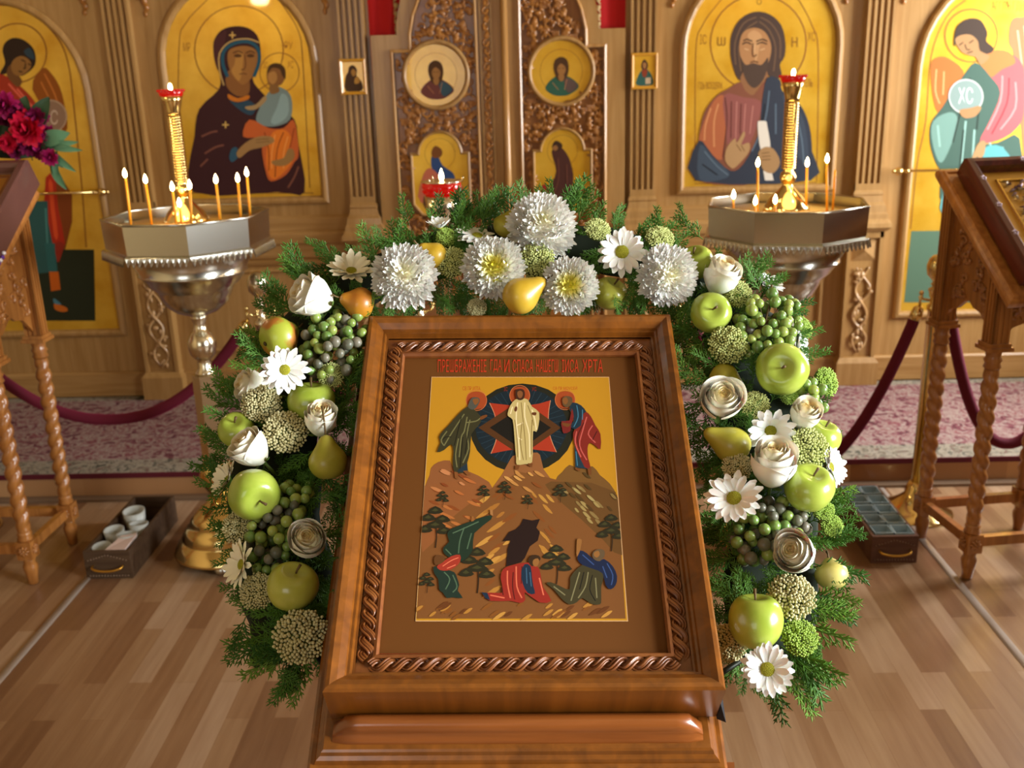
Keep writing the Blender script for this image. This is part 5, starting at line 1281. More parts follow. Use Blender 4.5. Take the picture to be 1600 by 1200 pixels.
for sx in (-1, 1):
    for yy in (yF + .06, tp.y - .05):
        b = MB(inv @ Matrix.Translation((KC.x + sx*.235, yy, 0))); zt_ = zF - .18
        b.lathe([(.02, 0), (.026, .01), (.030, .06), (.022, .09), (.03, .10), (.03, .16), (.024, .18)], 18); n = 70; vs = []
        for i in range(n + 1):
            z = .18 + (zt_ - .18 - .03)*i/n
            for jx in range(12):
                a = 2*pi*jx/12; rr = .020 + .008*abs(cos(a - z*2*pi/.1*.5*sx)); vs.append((rr*cos(a), rr*sin(a), z))
        b.add(vs, [(i*12 + q, i*12 + (q+1) % 12, (i+1)*12 + (q+1) % 12, (i+1)*12 + q) for i in range(n) for q in range(12)])
        b.lathe([(.024, zt_ - .035), (.034, zt_ - .02), (.034, zt_)], 18); b.build('leg', BRN, lm)
# black cloth wedge under the lower right corner of the case
b = MB(); vs = [KM @ V(q) for q in ((.2505, -.003, LT + .001), (.262, -.008, LT + .001), (.262, .06, LT + .001), (.2505, .06, LT + .001), (.2505, -.001, LT + .040), (.258, -.006, LT + .014), (.256, .055, LT + .030), (.2505, .055, LT + .050))]
b.add(vs, [(0, 1, 2, 3), (4, 5, 6, 7), (0, 1, 5, 4), (1, 2, 6, 5), (2, 3, 7, 6), (3, 0, 4, 7)], 0, False)
tag(b.build('black_cloth', BLACKCLOTH), 'small fold of black cloth sticking out under the lower right corner of the icon case', 'cloth')
# ================================================================== the flower arch
def wd(px, py):
    """distance of the arch's middle surface: it leans back with the lectern"""
    return 1.425 + (1050 - py) * (1.735 - 1.425) / 650
def view_basis(p):
    f = (p - CAM).normalized(); r = V((1, 0, -.028)); r = (r - r.dot(f)*f).normalized(); return r, f.cross(r) * -1, -f     # right, up, towards the viewer
def place(px, py, dz, face, spin=0, scale=1.0):
    """stand at the arch under image point, face = (right, up, out) direction of the local z axis"""
    c = at_d(px, py, wd(px, py) + dz); r, u, o = view_basis(c)
    if u.z < 0: u = -u
    z = (r*face[0] + u*face[1] + o*face[2]).normalized(); ref = u if abs(z.dot(u)) < .92 else -r
    x = ref.cross(z).normalized(); y = z.cross(x)
    x2 = x*cos(spin) + y*sin(spin); y2 = z.cross(x2)
    return Matrix(((x2.x*scale, y2.x*scale, z.x*scale, c.x), (x2.y*scale, y2.y*scale, z.y*scale, c.y), (x2.z*scale, y2.z*scale, z.z*scale, c.z), (0, 0, 0, 1)))
def size_at(px, py, d_px, dz=0): return d_px * (wd(px, py) + dz) / FPX

PETAL = mat('white_petal', 'f4f3ec', .55, sub=.2); PETALC = mat('cream_petal', 'efe8cc', .55, sub=.12)
def grad_mat(name, stops, axis=2, lo=0, hi=1, rough=.55, radial=False, sub=0):
    m = mat(name, stops[0][1], rough, sub=sub); t = N(m, 'ShaderNodeTexCoord'); s_ = N(m, 'ShaderNodeSeparateXYZ'); L(m, t.outputs['Object'], s_.inputs[0])
    mr = N(m, 'ShaderNodeMapRange'); mr.inputs['From Min'].default_value = lo; mr.inputs['From Max'].default_value = hi
    if radial:
        a = N(m, 'ShaderNodeVectorMath'); a.operation = 'LENGTH'; mp = N(m, 'ShaderNodeMapping'); mp.inputs['Scale'].default_value = (1, 1, 0); L(m, t.outputs['Object'], mp.inputs[0]); L(m, mp.outputs[0], a.inputs[0]); L(m, a.outputs['Value'], mr.inputs[0])
    else: L(m, s_.outputs[axis], mr.inputs[0])
    r = ramp(m, stops); L(m, mr.outputs[0], r.inputs[0]); L(m, r.outputs[0], bsdf(m).inputs['Base Color']); return m
ROSE = grad_mat('rose_petal', [(0, 'efd9a0'), (.35, 'f4eacb'), (1, 'f5f1e2')], radial=True, lo=.006, hi=.027, sub=.15)
MUMY = grad_mat('yellow_hearted_petal', [(0, 'd8cc3c'), (.4, 'e8e08c'), (.65, 'efedd8'), (1, 'f1f0e8')], radial=True, lo=.004, hi=.032, sub=.1)
MUMW = grad_mat('ivory_petal', [(0, 'e4e2b4'), (.5, 'efeee0'), (1, 'f2f1ea')], radial=True, lo=.002, hi=.03, sub=.1)
DISC = speckle('daisy_centre', '8a8c14', 'b4b02a', 900, .7, .4, .6, bmp=.8)
APPLE = speckle('green_apple', '8ba032', 'a8b84e', 18, .28, .35, .65, coat=.35); APPLEY = speckle('yellow_green_apple', 'a0a43c', 'b4b84e', 14, .28, .35, .65, coat=.35)
PEARG = speckle('olive_pear', '94922a', 'b2a840', 22, .4, .3, .7, coat=.15); PEARY = speckle('yellow_pear', 'b08c18', 'c2a43a', 20, .4, .3, .7, coat=.15)
PEARO = speckle('amber_pear', 'a0601a', 'c08a24', 16, .4, .35, .7, coat=.15); PEARB = speckle('blushed_pear', 'b0702c', '9fa838', 24, .38, .42, .52, coat=.15); PEARP = speckle('pale_pear', 'c4b860', 'd2c878', 30, .4, .3, .7, coat=.15)
STEM = mat('brown_stem', '5e4a26', .7); GSTEM = mat('green_stem', '55702c', .6)
GRAPE = mat('green_grape', '7c9448', .32, sub=.3, coat=.15); vary(GRAPE, .28, .03)
GRAPED = mat('dusky_grape', '6a6a58', .4, sub=.2, coat=.1); vary(GRAPED, .3, .04)
SEDUM = mat('sedum_bud', 'bcc47c', .6); SEDC = mat('sedum_bud_pale', 'c8c292', .6); SEDG = mat('sedum_bud_green', '9cb852', .6)
THUJA = mat('thuja_green', '4b7526', .5, spec=.35); vary(THUJA, .5, .025)
FOAM = mat('dark_moss_core', '142010', .95)
LEAFM = mat('leaf_green', '3c6a2c', .45)

def petal(mb, base, dirv, upv, ln, w0, w1, curl_, mi=0, n=5, cup=.2, notch=0):
    """strap petal from base along dirv, curling towards upv"""
    d, u = dirv.normalized(), upv.normalized(); s_ = d.cross(u).normalized(); vs = []
    for i in range(n + 1):
        t = i/n; a = curl_*t; q = base + d*(ln*(sin(a)/curl_ if abs(curl_) > 1e-3 else t)) + u*(ln*((1 - cos(a))/curl_ if abs(curl_) > 1e-3 else 0))
        w_ = (w0 + (w1 - w0)*sin(min(1, t*1.15)*pi*.62)) * (1 if t < .82 else (1 - ((t - .82)/.18)**2*.72))
        nn = (u*cos(a) - d*sin(a))
        vs += [q - s_*w_ + nn*(w_*cup), q - nn*(w_*cup*.3), q + s_*w_ + nn*(w_*cup)]
    mb.add(vs, [(3*i + k, 3*i + k + 1, 3*i + 4 + k, 3*i + 3 + k) for i in range(n) for k in range(2)], mi)
def build_mum(name, m, r, flat, seed, label, mtx, heart=None):
    """pompon chrysanthemum of radius r; local z = facing"""
    rs = random.Random(seed); t = thing(name, label, 'flower', mtx=mtx, group='pompon chrysanthemums in the arch')
    b = MB(); Nn_ = 330
    for i in range(Nn_):
        f = (i + .5)/Nn_; ph = i*2.39996; th = (f**.55)*pi*.60      # polar angle from the facing axis
        d = V((sin(th)*cos(ph), sin(th)*sin(ph), cos(th)*flat)); 
        ln = r*(.36 + .22*f) * rs.uniform(.85, 1.12); base = d.normalized()*(r*(.55 if th > .5 else .62)) * V((1, 1, flat)).length / 1.5
        base = V((d.x*r*.60, d.y*r*.60, d.z*r*.55))
        out = (d + V((rs.uniform(-.18, .18), rs.uniform(-.18, .18), rs.uniform(-.1, .1)))).normalized()
        axis = V((0, 0, 1)); u = (axis - out*out.dot(axis)); u = u.normalized() if u.length > .05 else V((1, 0, 0))
        petal(b, base, out, u, ln, r*.028, r*(.062 + .018*f), rs.uniform(.5, 1.3)*(1 if th > .6 else -.3), n=4, cup=.5)
    b.build('petals', m, t)
    b = MB(); b.sph((0, 0, 0), r*.66, 16, 0, (1, 1, flat)); b.build('flower_heart', heart or PETALC, t)
    b = MB(); b.tube([(0, 0, -r*.5), (0, 0, -r*1.2)], .0025, 6); b.build('stem', GSTEM, t)
    return t
def build_daisy(label, mtx, r, seed, n1=20, tilt=.12, m=None, dr=.22, close=0):
    rs = random.Random(seed); t = thing('daisy', label, 'flower', mtx=mtx, group='daisies in the arch'); b = MB()
    for lay, (k, l_) in enumerate(((n1 + 1, 1.0), (n1 - 2, .86))):
        for i in range(k):
            a = 2*pi*(i + .5*lay)/k + rs.uniform(-.07, .07); d = V((cos(a), sin(a), tilt + .22*lay + close + rs.uniform(-.08, .08)))
            ln = r*l_*rs.uniform(.86, 1.04) - r*dr*.6
            petal(b, V((cos(a)*r*dr*.6, sin(a)*r*dr*.6, .0008*lay)), d, V((0, 0, 1)), ln, r*.045, r*.128, rs.uniform(-.35, .25), n=5, cup=.18)
    b.build('petals', m or PETAL, t)
    b = MB(); b.sph((0, 0, .001), r*dr, 16, 0, (1, 1, .42))
    for i in range(70):
        f = math.sqrt((i + .5)/70); a = i*2.4; b.sph((r*dr*f*cos(a)*.95, r*dr*f*sin(a)*.95, r*dr*.42*math.sqrt(max(0, 1 - f*f*.9)) + .001), r*dr*.075, 5)
    b.build('flower_centre', DISC, t)
    b = MB(); b.tube([(0, 0, -.001), (0, 0, -r*.9)], .002, 6); b.lathe([(0, -r*.16), (r*.12, -r*.1), (r*.2, -.001)], 12); b.build('stem', GSTEM, t)
    return t
def build_rose(label, mtx, r, seed, open_=.5):
    """r = widest radius; local z points from the stem to the mouth"""
    rs = random.Random(seed); t = thing('rose', label, 'flower', mtx=mtx, group='white roses in the arch'); b = MB(); H = r*1.95; rr0 = r
    lay = [(3, .16, .98, .05), (3, .30, 1.0, .05), (4, .46, 1.0, .12), (4, .62, .99, .22), (4, .80, .95, .38), (4, .96, .88, .62)]
    NU, NV = 12, 9; g = 0
    for (k, rad, ht, fl) in lay:
        for i in range(k):
            a0 = g*2.1 + i*2*pi/k + rs.uniform(-.15, .15); span = 2*pi/k*(.78 if k > 3 else .9); vs = []
            for iv in range(NV + 1):
                v = iv/NV
                prof = (math.sin(min(1, v*1.25 + .06)*pi/2))**.8
                R0 = rr0*rad*(.30 + .70*prof) * (1 - .16*max(0, v - .55)/.45*(1 - fl))
                for iu in range(NU + 1):
                    u = -1 + 2*iu/NU; a = a0 + u*span
                    edge = 1 - .30*abs(u)**2.4*v
                    z = -H*.5 + H*ht*v*edge + .0
                    lip = fl*open_*max(0, (v - .66)/.34)**2
                    wv = 1 + .05*sin(3*u + g)*v
                    RR = R0*wv + rr0*.34*lip*(1 - .3*abs(u)) + rr0*.05*(u + 1)*.5
                    z -= H*.13*lip
                    vs.append((RR*cos(a), RR*sin(a), z))
            w_ = NU + 1; b.add(vs, [(q*w_ + p_, q*w_ + p_ + 1, (q+1)*w_ + p_ + 1, (q+1)*w_ + p_) for q in range(NV) for p_ in range(NU)])
            g += 1
    b.sph((0, 0, -H*.02), rr0*.74, 20, 0, (1, 1, 1.06))
    # tight spiral heart
    pts = []; vs = []
    for i in range(46):
        a = i*.33; R_ = rr0*(.02 + .17*i/45); vs += [(R_*cos(a), R_*sin(a), -H*.1), (R_*cos(a)*1.02, R_*sin(a)*1.02, H*.455 - H*.03*i/45)]
    b.add(vs, [(2*i, 2*i + 2, 2*i + 3, 2*i + 1) for i in range(45)])
    b.build('petals', ROSE, t)
    b = MB(); b.lathe([(.002, -H*.62), (.005, -H*.6), (r*.32, -H*.52), (r*.36, -H*.47), (r*.2, -H*.44)], 14)
    for i in range(5):
        a = i*1.257; petal(b, V((cos(a)*r*.3, sin(a)*r*.3, -H*.5)), V((cos(a), sin(a), -.1)), V((0, 0, 1)), r*.7, r*.1, r*.13, .9, n=4)
    b.build('calyx', GSTEM, t)
    b = MB(); b.tube([(0, 0, -H*.6), (0, 0, -H*.6 - .04)], .0028, 6); b.build('stem', GSTEM, t)
    return t
def build_apple(label, mtx, r, m, name='apple', tall=.92, lop=0, seed=1):
    """local z = stem direction"""
    t = thing(name, label, 'fruit', mtx=mtx, group='apples in the arch'); b = MB(); n = 36; k = 26; vs = []; rs = random.Random(seed); p1, p2 = rs.uniform(0, 6), rs.uniform(0, 6)
    for i in range(k + 1):
        a = pi*i/k       # 0 = top
        R_ = r*(max(0, sin(a))**.86)*(1 + .07*cos(a)); z = r*tall*cos(a)
        dip = math.exp(-(a/.36)**2)*r*.26; z -= dip
        dip2 = math.exp(-((pi - a)/.26)**2)*r*.18; z += dip2
        for j in range(n):
            t_ = 2*pi*j/n; w_ = 1 + .022*cos(5*t_ + p1)*(a/pi) + .03*cos(t_ + p2) + .012*cos(3*t_)
            vs.append((R_*w_*cos(t_) + lop*r*(z/r), R_*w_*sin(t_), z + .025*r*cos(t_ + p1)*sin(a)))
    b.add(vs, [(i*n + j, i*n + (j+1) % n, (i+1)*n + (j+1) % n, (i+1)*n + j) for i in range(k) for j in range(n)]); fixn(b.build('fruit', m, t))
    b = MB(); b.tube([(lop*r*.4, 0, r*tall*.50), (lop*r*.5 + .001, 0, r*tall*.82), (lop*r*.6 + .005, .001, r*tall*1.14)], [.0014, .0015, .0024], 7); b.build('stem', STEM, t)
    b = MB()
    for i in range(5):
        a = i*1.257; b.tube([(cos(a)*.001 - lop*r*.8, sin(a)*.001, -r*tall*.74), (cos(a)*r*.07 - lop*r*.8, sin(a)*r*.07, -r*tall*.80)], [.0012, .0006], 5)
    b.build('calyx', mat('dry_calyx', '4a3c1c', .8), t)
    return t
def build_pear(label, mtx, r, m, ln=2.5, bend=.15, stem=.5, seed=1):
    """r = belly radius; local z from the belly towards the stem; origin at the belly's centre"""
    t = thing('pear', label, 'fruit', mtx=mtx, group='pears in the arch'); b = MB(); n = 30; k = 30; vs = []
    top = ln*r - r*.9
    for i in range(k + 1):
        s_ = i/k; z = -r*.9 + (top + r*.9)*s_
        # belly then neck
        bel = math.sqrt(max(0, 1 - ((z + 0)/(r*.93))**2)) if z < 0 else None
        if bel is None:
            q = z/top; bel = (1 - min(1, q)**7)**.5 * (.38 + .62*math.exp(-(q*1.75)**2.3))
        if i == 0: bel = .10
        if i == k: bel = .06
        R_ = r*bel; ox = bend*r*max(0, z/top)**1.6*1.6
        zz = z + (r*.06 if i == 0 else 0)
        for j in range(n):
            a = 2*pi*j/n; w_ = 1 + .02*cos(2*a + seed) + .018*cos(a + seed*2)
            vs.append((ox + R_*w_*cos(a), R_*w_*sin(a), zz))
    b.add(vs, [(i*n + j, i*n + (j+1) % n, (i+1)*n + (j+1) % n, (i+1)*n + j) for i in range(k) for j in range(n)] + [tuple(range(n))[::-1], tuple(k*n + j for j in range(n))]); b.build('fruit', m, t)
    b = MB(); ox = bend*r*1.6; b.tube([(ox, 0, top - .002), (ox + .002, 0, top + r*stem*.5), (ox + .006, .001, top + r*stem)], [.0016, .0014, .0022], 7); b.build('stem', STEM, t)
    b = MB(); b.lathe([(0, -r*.92), (.003, -r*.90), (.0042, -r*.86), (.002, -r*.85)], 10); b.build('calyx', mat('dry_calyx', '4a3c1c', .8), t)
    return t
GB = MB(); GB.sph((0, 0, 0), 1, 16, 0, (1, 1, 1.06)); _g = GB.build('grape', GRAPE); GMESH = _g.data; bpy.data.objects.remove(_g)
GB = MB(); GB.sph((0, 0, 0), 1, 16, 0, (1, 1, 1.06)); _g = GB.build('grape', GRAPED); GMESHD = _g.data; bpy.data.objects.remove(_g)
def build_grapes(label, region, cnt, rpx, seed, dusk=.3, dz=-.01, stem_px=None):
    """region: list of (px, py) polygon the bunch fills; grapes are single berries on one stalk"""
    rs = random.Random(seed); xs = [q[0] for q in region]; ys = [q[1] for q in region]; cx_, cy2 = sum(xs)/len(xs), sum(ys)/len(ys)
    c = at_d(cx_, cy2, wd(cx_, cy2) + dz); t = thing('grape_bunch', label, 'grapes', c, 0, 'grape bunches in the arch')
    def inside(x, y):
        k = False; n = len(region)
        for i in range(n):
            (a, b_), (c_, d_) = region[i], region[(i+1) % n]
            if (b_ > y) != (d_ > y) and x < (c_ - a)*(y - b_)/(d_ - b_) + a: k = not k
        return k
    placed = []; tries = 0
    maxd = max(math.hypot(x - cx_, y - cy2) for x, y in region)
    while len(placed) < cnt and tries < 9000:
        tries += 1; x, y = rs.uniform(min(xs), max(xs)), rs.uniform(min(ys), max(ys))
        if not inside(x, y): continue
        e = math.hypot(x - cx_, y - cy2)/maxd
        d = wd(x, y) + dz + .030*e - rs.choice((.028, .024, .008, -.008, -.02)) + .0
        rr = rpx*rs.uniform(.82, 1.12)*d/FPX; P = at_d(x, y, d)
        if any((P - q).length < (rr + r2)*.80 for q, r2 in placed): continue
        placed.append((P, rr))
    for (P, rr) in placed:
        o = bpy.data.objects.new('grape', GMESHD if rs.random() < dusk else GMESH); COL.objects.link(o); o.parent = t; o.location = P - c; o.scale = (rr,)*3; o.rotation_euler = (rs.uniform(-.6, .6), rs.uniform(-.6, .6), 0)
    b = MB(); sp = at_d(stem_px[0], stem_px[1], wd(*stem_px) + dz) if stem_px else c + V((0, .02, .03))
    b.tube([sp, (sp + c)/2 + V((.003, .01, 0)), c + V((0, .015, 0))], .0018, 6)
    for (P, rr) in placed[::3]: b.tube([c + V((0, .012, 0)), (c + P)/2 + V((0, .012, 0)), P], .0009, 4, cap=False)
    b.build('stalk', STEM, t, True)
    return t
SMESH = {}
def sedum_mesh(kind, m):
    rs = random.Random(hash(kind) % 100 if False else {'a': 5, 'b': 9, 'c': 14}[kind]); b = MB(); n = 230
    for i in range(n):
        f = math.sqrt((i + .5)/n); a = i*2.39996; x, y = f*cos(a), f*sin(a); z = .42*math.sqrt(max(0, 1.08 - f*f)) + rs.uniform(-.05, .05) + .07*sin(7*x)*cos(6*y)
        x += rs.uniform(-.03, .03); y += rs.uniform(-.03, .03); s_ = rs.uniform(.062, .085)
        d = V((x*.7, y*.7, 1)).normalized(); p0 = V((x, y, z)); A, B_, _ = frame_of(d)
        vs = []; prof = [(0, -.9), (.8, -.4), (1, .2), (.55, 1.0), (0, 1.35)]
        for (q, h) in prof[1:4]: vs += [p0 + (A*cos(j*pi/2.5) + B_*sin(j*pi/2.5))*q*s_ + d*h*s_ for j in range(5)]
        vs += [p0 + d*prof[-1][1]*s_]
        b.add(vs, [(k*5 + j, k*5 + (j+1) % 5, (k+1)*5 + (j+1) % 5, (k+1)*5 + j) for k in range(2) for j in range(5)] + [(10 + j, 10 + (j+1) % 5, 15) for j in range(5)])
    b.sph((0, 0, -.08), .92, 14, 1, (1, 1, .46))
    o = b.build('buds', [m, mat('sedum_green_under', '4c5e28', .8)]); me = o.data; bpy.data.objects.remove(o)
    b = MB()
    for i in range(26):
        f = math.sqrt((i + .5)/26)*.9; a = i*2.4; b.tube([(0, 0, -.9), (f*cos(a)*.5, f*sin(a)*.5, -.3), (f*cos(a), f*sin(a), .36*math.sqrt(max(.0, 1.05 - f*f)))], .022, 4, cap=False)
    o = b.build('stalks', GSTEM); m2 = o.data; bpy.data.objects.remove(o)
    return me, m2
SMESH = {'a': sedum_mesh('a', SEDUM), 'b': sedum_mesh('b', SEDC), 'c': sedum_mesh('c', SEDG)}
def build_sedum(label, mtx, kind):
    t = thing('sedum_head', label, 'flower', mtx=mtx, group='sedum heads in the arch')
    for nm, me in zip(('buds', 'stalks'), SMESH[kind]):
        o = bpy.data.objects.new(nm, me); COL.objects.link(o); o.parent = t
        if nm == 'buds': o['kind'] = 'stuff'
    return t

# ---- fruit
def apple(px, py, d, face, label, m=None, dz=-.045, **k): r = size_at(px, py, d, dz)/2; return build_apple(label, place(px, py, dz, face), r, m or APPLE, seed=int(px), **k)
apple(458, 917, 80, (.1, .80, .62), 'yellow-green apple with its stem up, lowest apple on the left side of the flower arch', APPLEY)
apple(397, 771, 80, (.32, -.42, .85), 'green apple with its stem pointing down right, above the left-hand dusty grapes', dz=-.055)
apple(371, 672, 58, (-.2, .5, .6), 'green apple half hidden behind the left-pointing rose on the outer left edge', dz=-.01)
apple(486, 629, 74, (.0, .9, .2), 'green apple behind the upright rose on the left side', dz=-.015)
apple(1223, 578, 82, (-.05, .1, 1), 'largest green apple, its stalk end facing forward, on the right shoulder', dz=-.055)
apple(1265, 763, 78, (.22, .72, .62), 'green apple with its stem up, beside the edge daisy on the right side', dz=-.05)
apple(1284, 684, 60, (.2, .6, .3), 'pale green apple behind the upper right rose, outer right edge', dz=-.005)
apple(1180, 970, 84, (.05, .95, .28), 'lopsided green apple just above the lowest daisy on the right side', dz=-.05, lop=.14, tall=1.02)
apple(1111, 488, 64, (.1, .2, .9), 'smooth green apple at the upper right corner of the icon case', dz=-.03)
apple(1087, 411, 56, (-.2, .7, .5), 'green apple between the pompon and the white rose at upper right', dz=-.005)
apple(952, 459, 54, (.3, .6, .3), 'dark yellow-green apple deep in the greenery above the icon case', APPLEY, dz=.01)
def pear(px, py, d, face, label, m, dz=-.045, **k): r = size_at(px, py, d, dz)/2; return build_pear(label, place(px, py, dz, face, k.pop('spin', 0)), r, m, seed=int(px) % 7, **k)
pear(513, 722, 60, (-.12, 1, .12), 'upright olive pear with a long stem beside the left edge of the icon case', PEARG, dz=-.04, ln=2.35, stem=1.5, bend=-.1)
pear(437, 527, 66, (.75, .35, -.5), 'green pear with orange blush on the upper left of the arch', PEARB, dz=-.02, ln=2.1)
pear(562, 474, 50, (-1, .28, .1), 'amber brown pear lying at the upper left corner of the icon case', PEARO, dz=-.03, ln=2.2)
pear(677, 400, 44, (-.85, .6, .15), 'small mustard yellow pear between the two left pompons', PEARY, dz=-.04, ln=2.2)
pear(812, 463, 58, (.82, .55, .15), 'large yellow pear leaning right on the top edge of the icon case', PEARY, dz=-.045, ln=2.55, stem=1.3)
pear(794, 352, 46, (.3, .9, .1), 'dark green pear half hidden left of the topmost pompon', PEARG, dz=.0, ln=1.9)
pear(1130, 590, 46, (.9, -.55, .2), 'small olive pear above the round rose on the right side', PEARG, dz=-.01, ln=2.5)
pear(1146, 697, 58, (-.92, .48, .15), 'yellow-green pear pointing left at the right edge of the icon case', PEARG, dz=-.03, ln=2.7, stem=.3)
pear(1299, 897, 52, (-.1, .9, -.3), 'pale yellow pear hanging on the outer right edge of the arch', PEARP, dz=.01, ln=2.0)
# ---- pompon chrysanthemums
def mum(px, py, d, face, label, m, dz=-.04, flat=.85, seed=1, heart=None): build_mum('chrysanthemum', m, size_at(px, py, d, dz)/2*1.02, flat, seed, label, place(px, py, dz, face), heart)
mum(632, 432, 96, (-.05, .25, 1), 'round white pompon chrysanthemum, leftmost on top of the arch', MUMW, seed=3, dz=-.055)
mum(771, 419, 91, (-.05, .2, 1), 'white pompon chrysanthemum with a yellow heart in the middle of the arch top', MUMY, flat=.7, seed=4, dz=-.05, heart=mat('yellow_heart', 'cfc848', .6))
mum(846, 355, 100, (.05, .35, .9), 'largest ivory pompon chrysanthemum at the very top of the arch', MUMW, seed=5, dz=-.04)
mum(890, 447, 84, (-.1, .1, 1), 'white chrysanthemum with a small yellow heart just right of the leaning yellow pear', MUMY, flat=.65, seed=6, dz=-.045, heart=mat('yellow_heart', 'cfc848', .6))
mum(1042, 430, 88, (.25, .05, 1), 'shaggy white chrysanthemum at the upper right of the arch', MUMW, flat=.75, seed=7, dz=-.045)
# ---- daisies
def daisy(px, py, d, face, label, dz=-.045, **k): r = size_at(px, py, d, dz)/2; build_daisy(label, place(px, py, dz, face, k.pop('spin', 0)), r*1.03, int(px + py), **k)
daisy(445, 578, 78, (.0, .1, 1), 'white daisy with a yellow-green centre facing forward on the upper left side', dz=-.075, n1=16)
daisy(378, 882, 78, (-.8, .1, .45), 'creamy daisy seen from the side on the lower left edge', m=PETALC, tilt=.3, n1=16)
daisy(356, 750, 66, (-.75, .3, .35), 'small creamy daisy seen from the side on the outer left edge', m=PETALC, dz=.0, tilt=.4)
daisy(549, 424, 78, (.0, .72, .55), 'creamy daisy seen from below above the amber pear', m=PETALC, dz=-.02, tilt=.35, n1=15)
daisy(687, 356, 50, (-.1, .95, .3), 'little upright white daisy behind the mustard pear on top', dz=-.025, tilt=.7, n1=13)
daisy(746, 369, 78, (.15, .8, .3), 'white daisy turned away, petals spread, left of the topmost pompon', dz=-.015, tilt=-.1, n1=17)
daisy(972, 394, 80, (.0, .22, 1), 'white daisy with an olive centre facing forward on the top right of the arch', dz=-.05, n1=15, dr=.27)
daisy(1199, 446, 58, (.35, .75, .3), 'white daisy partly hidden behind the green grapes on the right shoulder', dz=.02, tilt=.3)
daisy(1246, 543, 60, (.9, .2, .25), 'white daisy seen edge-on behind the largest green apple', dz=.01, tilt=.3)
daisy(1204, 672, 90, (.05, -.3, .75), 'white daisy with parted petals above the largest rose', dz=-.045, tilt=.5, n1=14)
daisy(1297, 730, 74, (.8, .15, .4), 'bright white daisy on the outer right edge behind the stemmed apple', dz=-.01, tilt=.35, n1=15)
daisy(1147, 779, 92, (-.1, .42, .9), 'white daisy with an olive centre just above the dusky grapes', dz=-.065, n1=16, dr=.26)
daisy(1199, 1046, 84, (.05, .02, 1), 'white daisy with many narrow petals, lowest flower on the right side', dz=-.06, n1=21, dr=.27)
# ---- roses
def rose(px, py, d, face, label, dz=-.05, **k): r = size_at(px, py, d, dz)/2; build_rose(label, place(px, py, dz, face, k.pop('spin', 0)), r, int(px), **k)
rose(480, 845, 60, (-.05, .35, .95), 'cream rose facing forward above the lowest left apple', open_=.35, spin=1, dz=-.06)
rose(391, 701, 58, (-.62, .62, .42), 'cream rose pointing up left on the outer left side', open_=.55)
rose(501, 655, 54, (.0, .72, .62), 'upright cream rose touching the left edge of the icon case', open_=.4)
rose(392, 603, 48, (-.88, .3, .4), 'small cream rose pointing left beside the upper left daisy', open_=.6, dz=-.02)
rose(487, 463, 64, (-.86, .38, .38), 'large white rose lying on its side at the upper left', open_=.6, dz=-.055)
rose(1127, 431, 60, (.30, .82, .45), 'white rose standing at the upper right beside the candle stand bowl', open_=.5, dz=-.03)
rose(1128, 625, 68, (.12, .38, .9), 'cream rose facing forward on the inner right side', open_=.5, dz=-.06, spin=2)
rose(1258, 647, 50, (.28, .62, .62), 'small white rose below the largest green apple', open_=.5, dz=-.055)
rose(1208, 724, 76, (.1, .72, .62), 'largest white rose in the middle of the right side', open_=.5, dz=-.075)
rose(1242, 863, 66, (-.25, .18, .95), 'cream rose facing left on the lower right side', open_=.45, dz=-.06, spin=.5)
# ---- grapes
build_grapes('green and dusky grape bunch at the upper left corner of the icon case', [(476, 520), (500, 488), (560, 490), (574, 510), (566, 560), (525, 596), (484, 590), (472, 548)], 92, 8.2, 1, .48, -.03, (551, 478))
build_grapes('dusty green grape bunch between the two left-hand apples', [(386, 800), (410, 775), (450, 756), (486, 758), (488, 800), (458, 820), (440, 896), (405, 896), (388, 860)], 92, 9.0, 2, .4, -.025, (452, 780))
build_grapes('large green grape bunch on the right shoulder of the arch', [(1150, 500), (1172, 470), (1215, 455), (1244, 470), (1248, 510), (1225, 560), (1185, 568), (1145, 545)], 96, 8.4, 3, .06, -.035, (1206, 445))
build_grapes('dusky green grape bunch below the right-hand daisy', [(1146, 820), (1175, 790), (1215, 778), (1262, 800), (1262, 828), (1215, 848), (1205, 876), (1160, 878), (1142, 850)], 90, 9.8, 4, .42, -.025, (1225, 800))
build_grapes('few pale green grapes on the outer right edge below the largest apple', [(1250, 605), (1268, 590), (1288, 610), (1290, 640), (1270, 636), (1252, 622)], 18, 8.4, 5, 0, -.02, (1270, 588))
